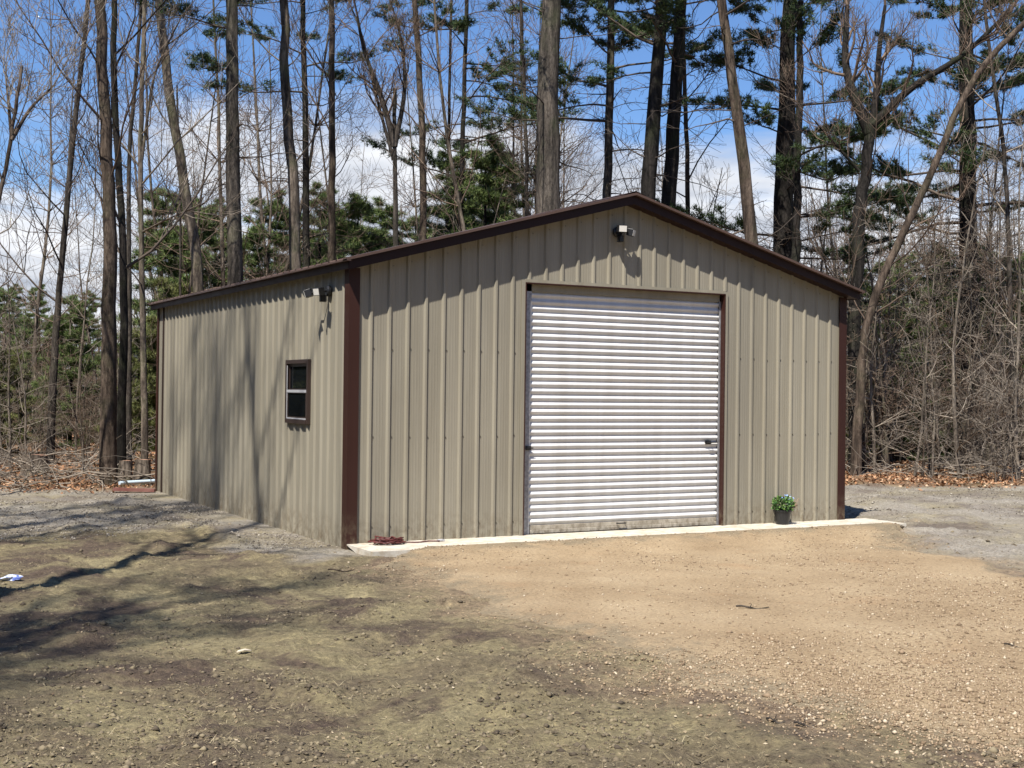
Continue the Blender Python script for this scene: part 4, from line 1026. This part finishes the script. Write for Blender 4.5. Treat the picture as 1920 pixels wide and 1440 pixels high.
# saplings one can pick out on the right
for k, px, dp, sc, lb in [(0, 1642, 27.6, .75, 'pale slender sapling nearest the right wall of the garage'), (5, 1722, 27.2, .72, 'pale leaning sapling second from the garage on the right'),
        (0, 1748, 27.0, .58, 'short pale sapling between two taller ones on the right'), (0, 1803, 27.0, .98, 'tall pale straight sapling in front of the right thicket'),
        (5, 1893, 27.2, 1.05, 'twin stemmed pale sapling near the right edge'), (4, 1900, 26.2, 1.15, 'spray of pale stems at the right edge of the clearing'),
        (0, 18, 26.5, .60, 'thin pale sapling at the left edge of the picture'), (0, 52, 26.2, .55, 'thin pale sapling left of the broad dark stump'),
        (3, 160, 26.5, .60, 'sapling just left of the thick brown trunk')]:
    place_sap(k, ground_at(px, dp), sc, lb, 'saplings at the edge of the woods')
for i in range(84):
    px = rg.uniform(1560, 1990); dp = 27.8+rg.rand()**1.3*26; k = rg.choice([0, 1, 2, 3, 4, 5], p=[.12, .2, .24, .16, .12, .16])
    place_sap(k, ground_at(px, dp), rg.uniform(.66, 1.08)*(1+.012*(dp-24)), KN[k]+' in the thicket right of the garage', 'thicket right of the garage')
for i in range(86):
    px = rg.uniform(-60, 300); dp = 27+rg.rand()**1.2*30; k = rg.choice([0, 1, 2, 3, 4, 5], p=[.14, .2, .26, .1, .18, .12])
    place_sap(k, ground_at(px, dp), rg.uniform(.34, .60)*(1+.010*(dp-26)), KN[k]+' in the thicket left of the garage', 'thicket left of the garage')
for i in range(70):
    px = rg.uniform(290, 1600); dp = 31+rg.rand()*18; k = rg.choice([0, 1, 3, 5, 6, 7])
    place_sap(k, ground_at(px, dp), rg.uniform(.85, 1.35)*(1 if k < 6 else .9), KN[k]+' in the woods behind the garage roof', 'slender bare trees behind the garage')
for i in range(46):
    px = rg.choice([rg.uniform(-60, 420), rg.uniform(1450, 1990), rg.uniform(1450, 1990), rg.uniform(300, 1500)]); dp = 30+rg.rand()*22; k = rg.choice([6, 7])
    place_sap(k, ground_at(px, dp), rg.uniform(.7, 1.1), KN[k]+' deep in the woods', 'tall thin trees in the woods')
# far woodland: one mass of bare stems that closes the view
T = Tubes(); rg = np.random.RandomState(95)
for i in range(330):
    px = rg.uniform(-500, 2400); dp = rg.uniform(58, 120); g_ = ground_at(px, dp); h = rg.uniform(5, 9.5)*dp/85*(1.35 if px > 1400 else .8)
    pts = [g_, g_+np.array([rg.normal(0, .15), rg.normal(0, .15), h*.5]), g_+np.array([rg.normal(0, .3), rg.normal(0, .3), h])]
    T.add(pts, [.11, .08, .02], 4)
    for j in range(9):
        t_ = rg.uniform(.25, 1); a = rg.uniform(0, 6.283)
        grow(T, rg, g_+(pts[2]-g_)*t_, np.array([math.cos(a), math.sin(a), .7]), h*.3*rg.uniform(.5, 1), .03, 1, 2, (4, 3), .1, .2, .014)
o = T.build('far_woodland', M_tw_brown); tag(o, 'distant brown mass of bare woodland behind everything', 'woodland', kind='stuff')
# dead branches lying in heaps at the foot of the woods
T = Tubes(); rg = np.random.RandomState(97)
for i in range(330):
    if rg.rand() < .6: px = rg.uniform(-40, 300); dp = rg.uniform(22.3, 28.0)
    else: px = rg.uniform(1580, 1960); dp = rg.uniform(26.5, 30)
    g_ = ground_at(px, dp); g_[2] = float(ground_h(g_[0], g_[1]))+rg.uniform(0, .25)
    a = rg.uniform(0, 6.283)
    grow(T, rg, g_, np.array([math.cos(a), math.sin(a), rg.uniform(-.05, .3)]), rg.uniform(.5, 1.8), rg.uniform(.008, .02), 1, 2, (3, 3), -.03, .15, .004)
o = T.build('brush_litter', M_tw_grey); tag(o, 'dead branches strewn over the leaf litter at the woods edge', 'dead branches', kind='stuff')
# --- trees beside the camera, out of the frame, that throw their shadows over the left yard and the side wall
def yard_tree(x, y, r, H, seed, label, limbs=12, zl=5, llen=3.0, lean=(0, 0)):
    rg = np.random.RandomState(seed); o = empty('bare_tree', (x, y, 0)); tag(o, label, 'tree', 'trees left of the yard, outside the picture')
    path = smooth_path([(0, 0, -.1), (lean[0]*.4+.15, lean[1]*.4, H*.4), (lean[0], lean[1], H)], 26); trunk_mesh(path, r, r*.35, M_bk_grey, o, rg, 12)
    T = Tubes(); zs = path[:, 2]
    for j in range(limbs):
        z = zl+(H-zl)*(j+rg.rand())/limbs; p = np.array([np.interp(z, zs, path[:, i]) for i in range(3)]); a = rg.uniform(0, 6.283); L = llen*(1.1-.5*z/H)*rg.uniform(.6, 1.2)
        grow(T, rg, p, np.array([math.cos(a)*.9, math.sin(a)*.9, rg.uniform(.3, .9)]), L, .016*L, 1, 3, (5, 4, 3), .2)
    T.build('crown', M_tw_grey, o)
yard_tree(-6.65, -5.2, .14, 22, 201, 'leaning bare tree left of the yard opposite the garage corner', 26, 9.5, 3.4, (-2.2, 2.64))
yard_tree(-5.9, .6, .045, 10, 202, 'thin bare tree left of the yard opposite the side wall', 8, 6, 1.4, (-.9, 1.1))
yard_tree(-11.6, -9.9, .11, 19, 203, 'bare tree left of the camera', 60, 7.5, 3.8)
yard_tree(-12.8, -10.4, .10, 18, 205, 'second bare tree left of the camera, farther out', 50, 8, 3.6)

yard_tree(-12.6, -4.6, .15, 27, 206, 'tall bare tree farther left of the yard, nearer the camera', 34, 17, 3.8)
yard_tree(-12.4, -3.2, .14, 27, 207, 'tall bare tree farther left of the yard, middle of three', 34, 17, 3.8)
yard_tree(-13.4, -2.6, .15, 28, 208, 'tall bare tree farther left of the yard, farthest from the camera', 22, 18, 3.6)
# unseen woods added around the yard to cut sky light and fill the window reflection; same young evergreens and tall thin trees
rg = np.random.RandomState(303)
def clear_of_view(x, y):
    d = np.array([x, y])-CAM[:2]; a = math.atan2(d @ _r[:2], d @ _f[:2]); return abs(a) > .52
n_r = 0
for i in range(150):
    a = rg.uniform(math.radians(92), math.radians(350)) if i > 40 else rg.uniform(math.radians(92), math.radians(135)); rad = rg.uniform(21, 34); x = -2.5+rad*math.cos(a); y = -8+rad*math.sin(a)
    if not clear_of_view(x, y): continue
    if rg.rand() < .62:
        k = rg.choice([0, 1, 2]); o = copy_tree(protos[k]); sc = rg.uniform(1.35, 1.75)
        o.location = (x, y, 0); o.rotation_euler = (0, 0, rg.uniform(0, 6.28)); o.scale = (sc, sc, sc); tag(o, 'unseen evergreen added around the yard to cut sky light', 'evergreen tree', 'woods around the yard')
    else:
        k = rg.choice([6, 7]); o = copy_tree(sp_[k]); o.location = (x, y, 0); o.rotation_euler = (0, 0, rg.uniform(0, 6.28)); sc = rg.uniform(.8, 1.1); o.scale = (sc, sc, sc)
        tag(o, 'unseen tall thin bare tree added around the yard to cut sky light', 'sapling', 'woods around the yard')
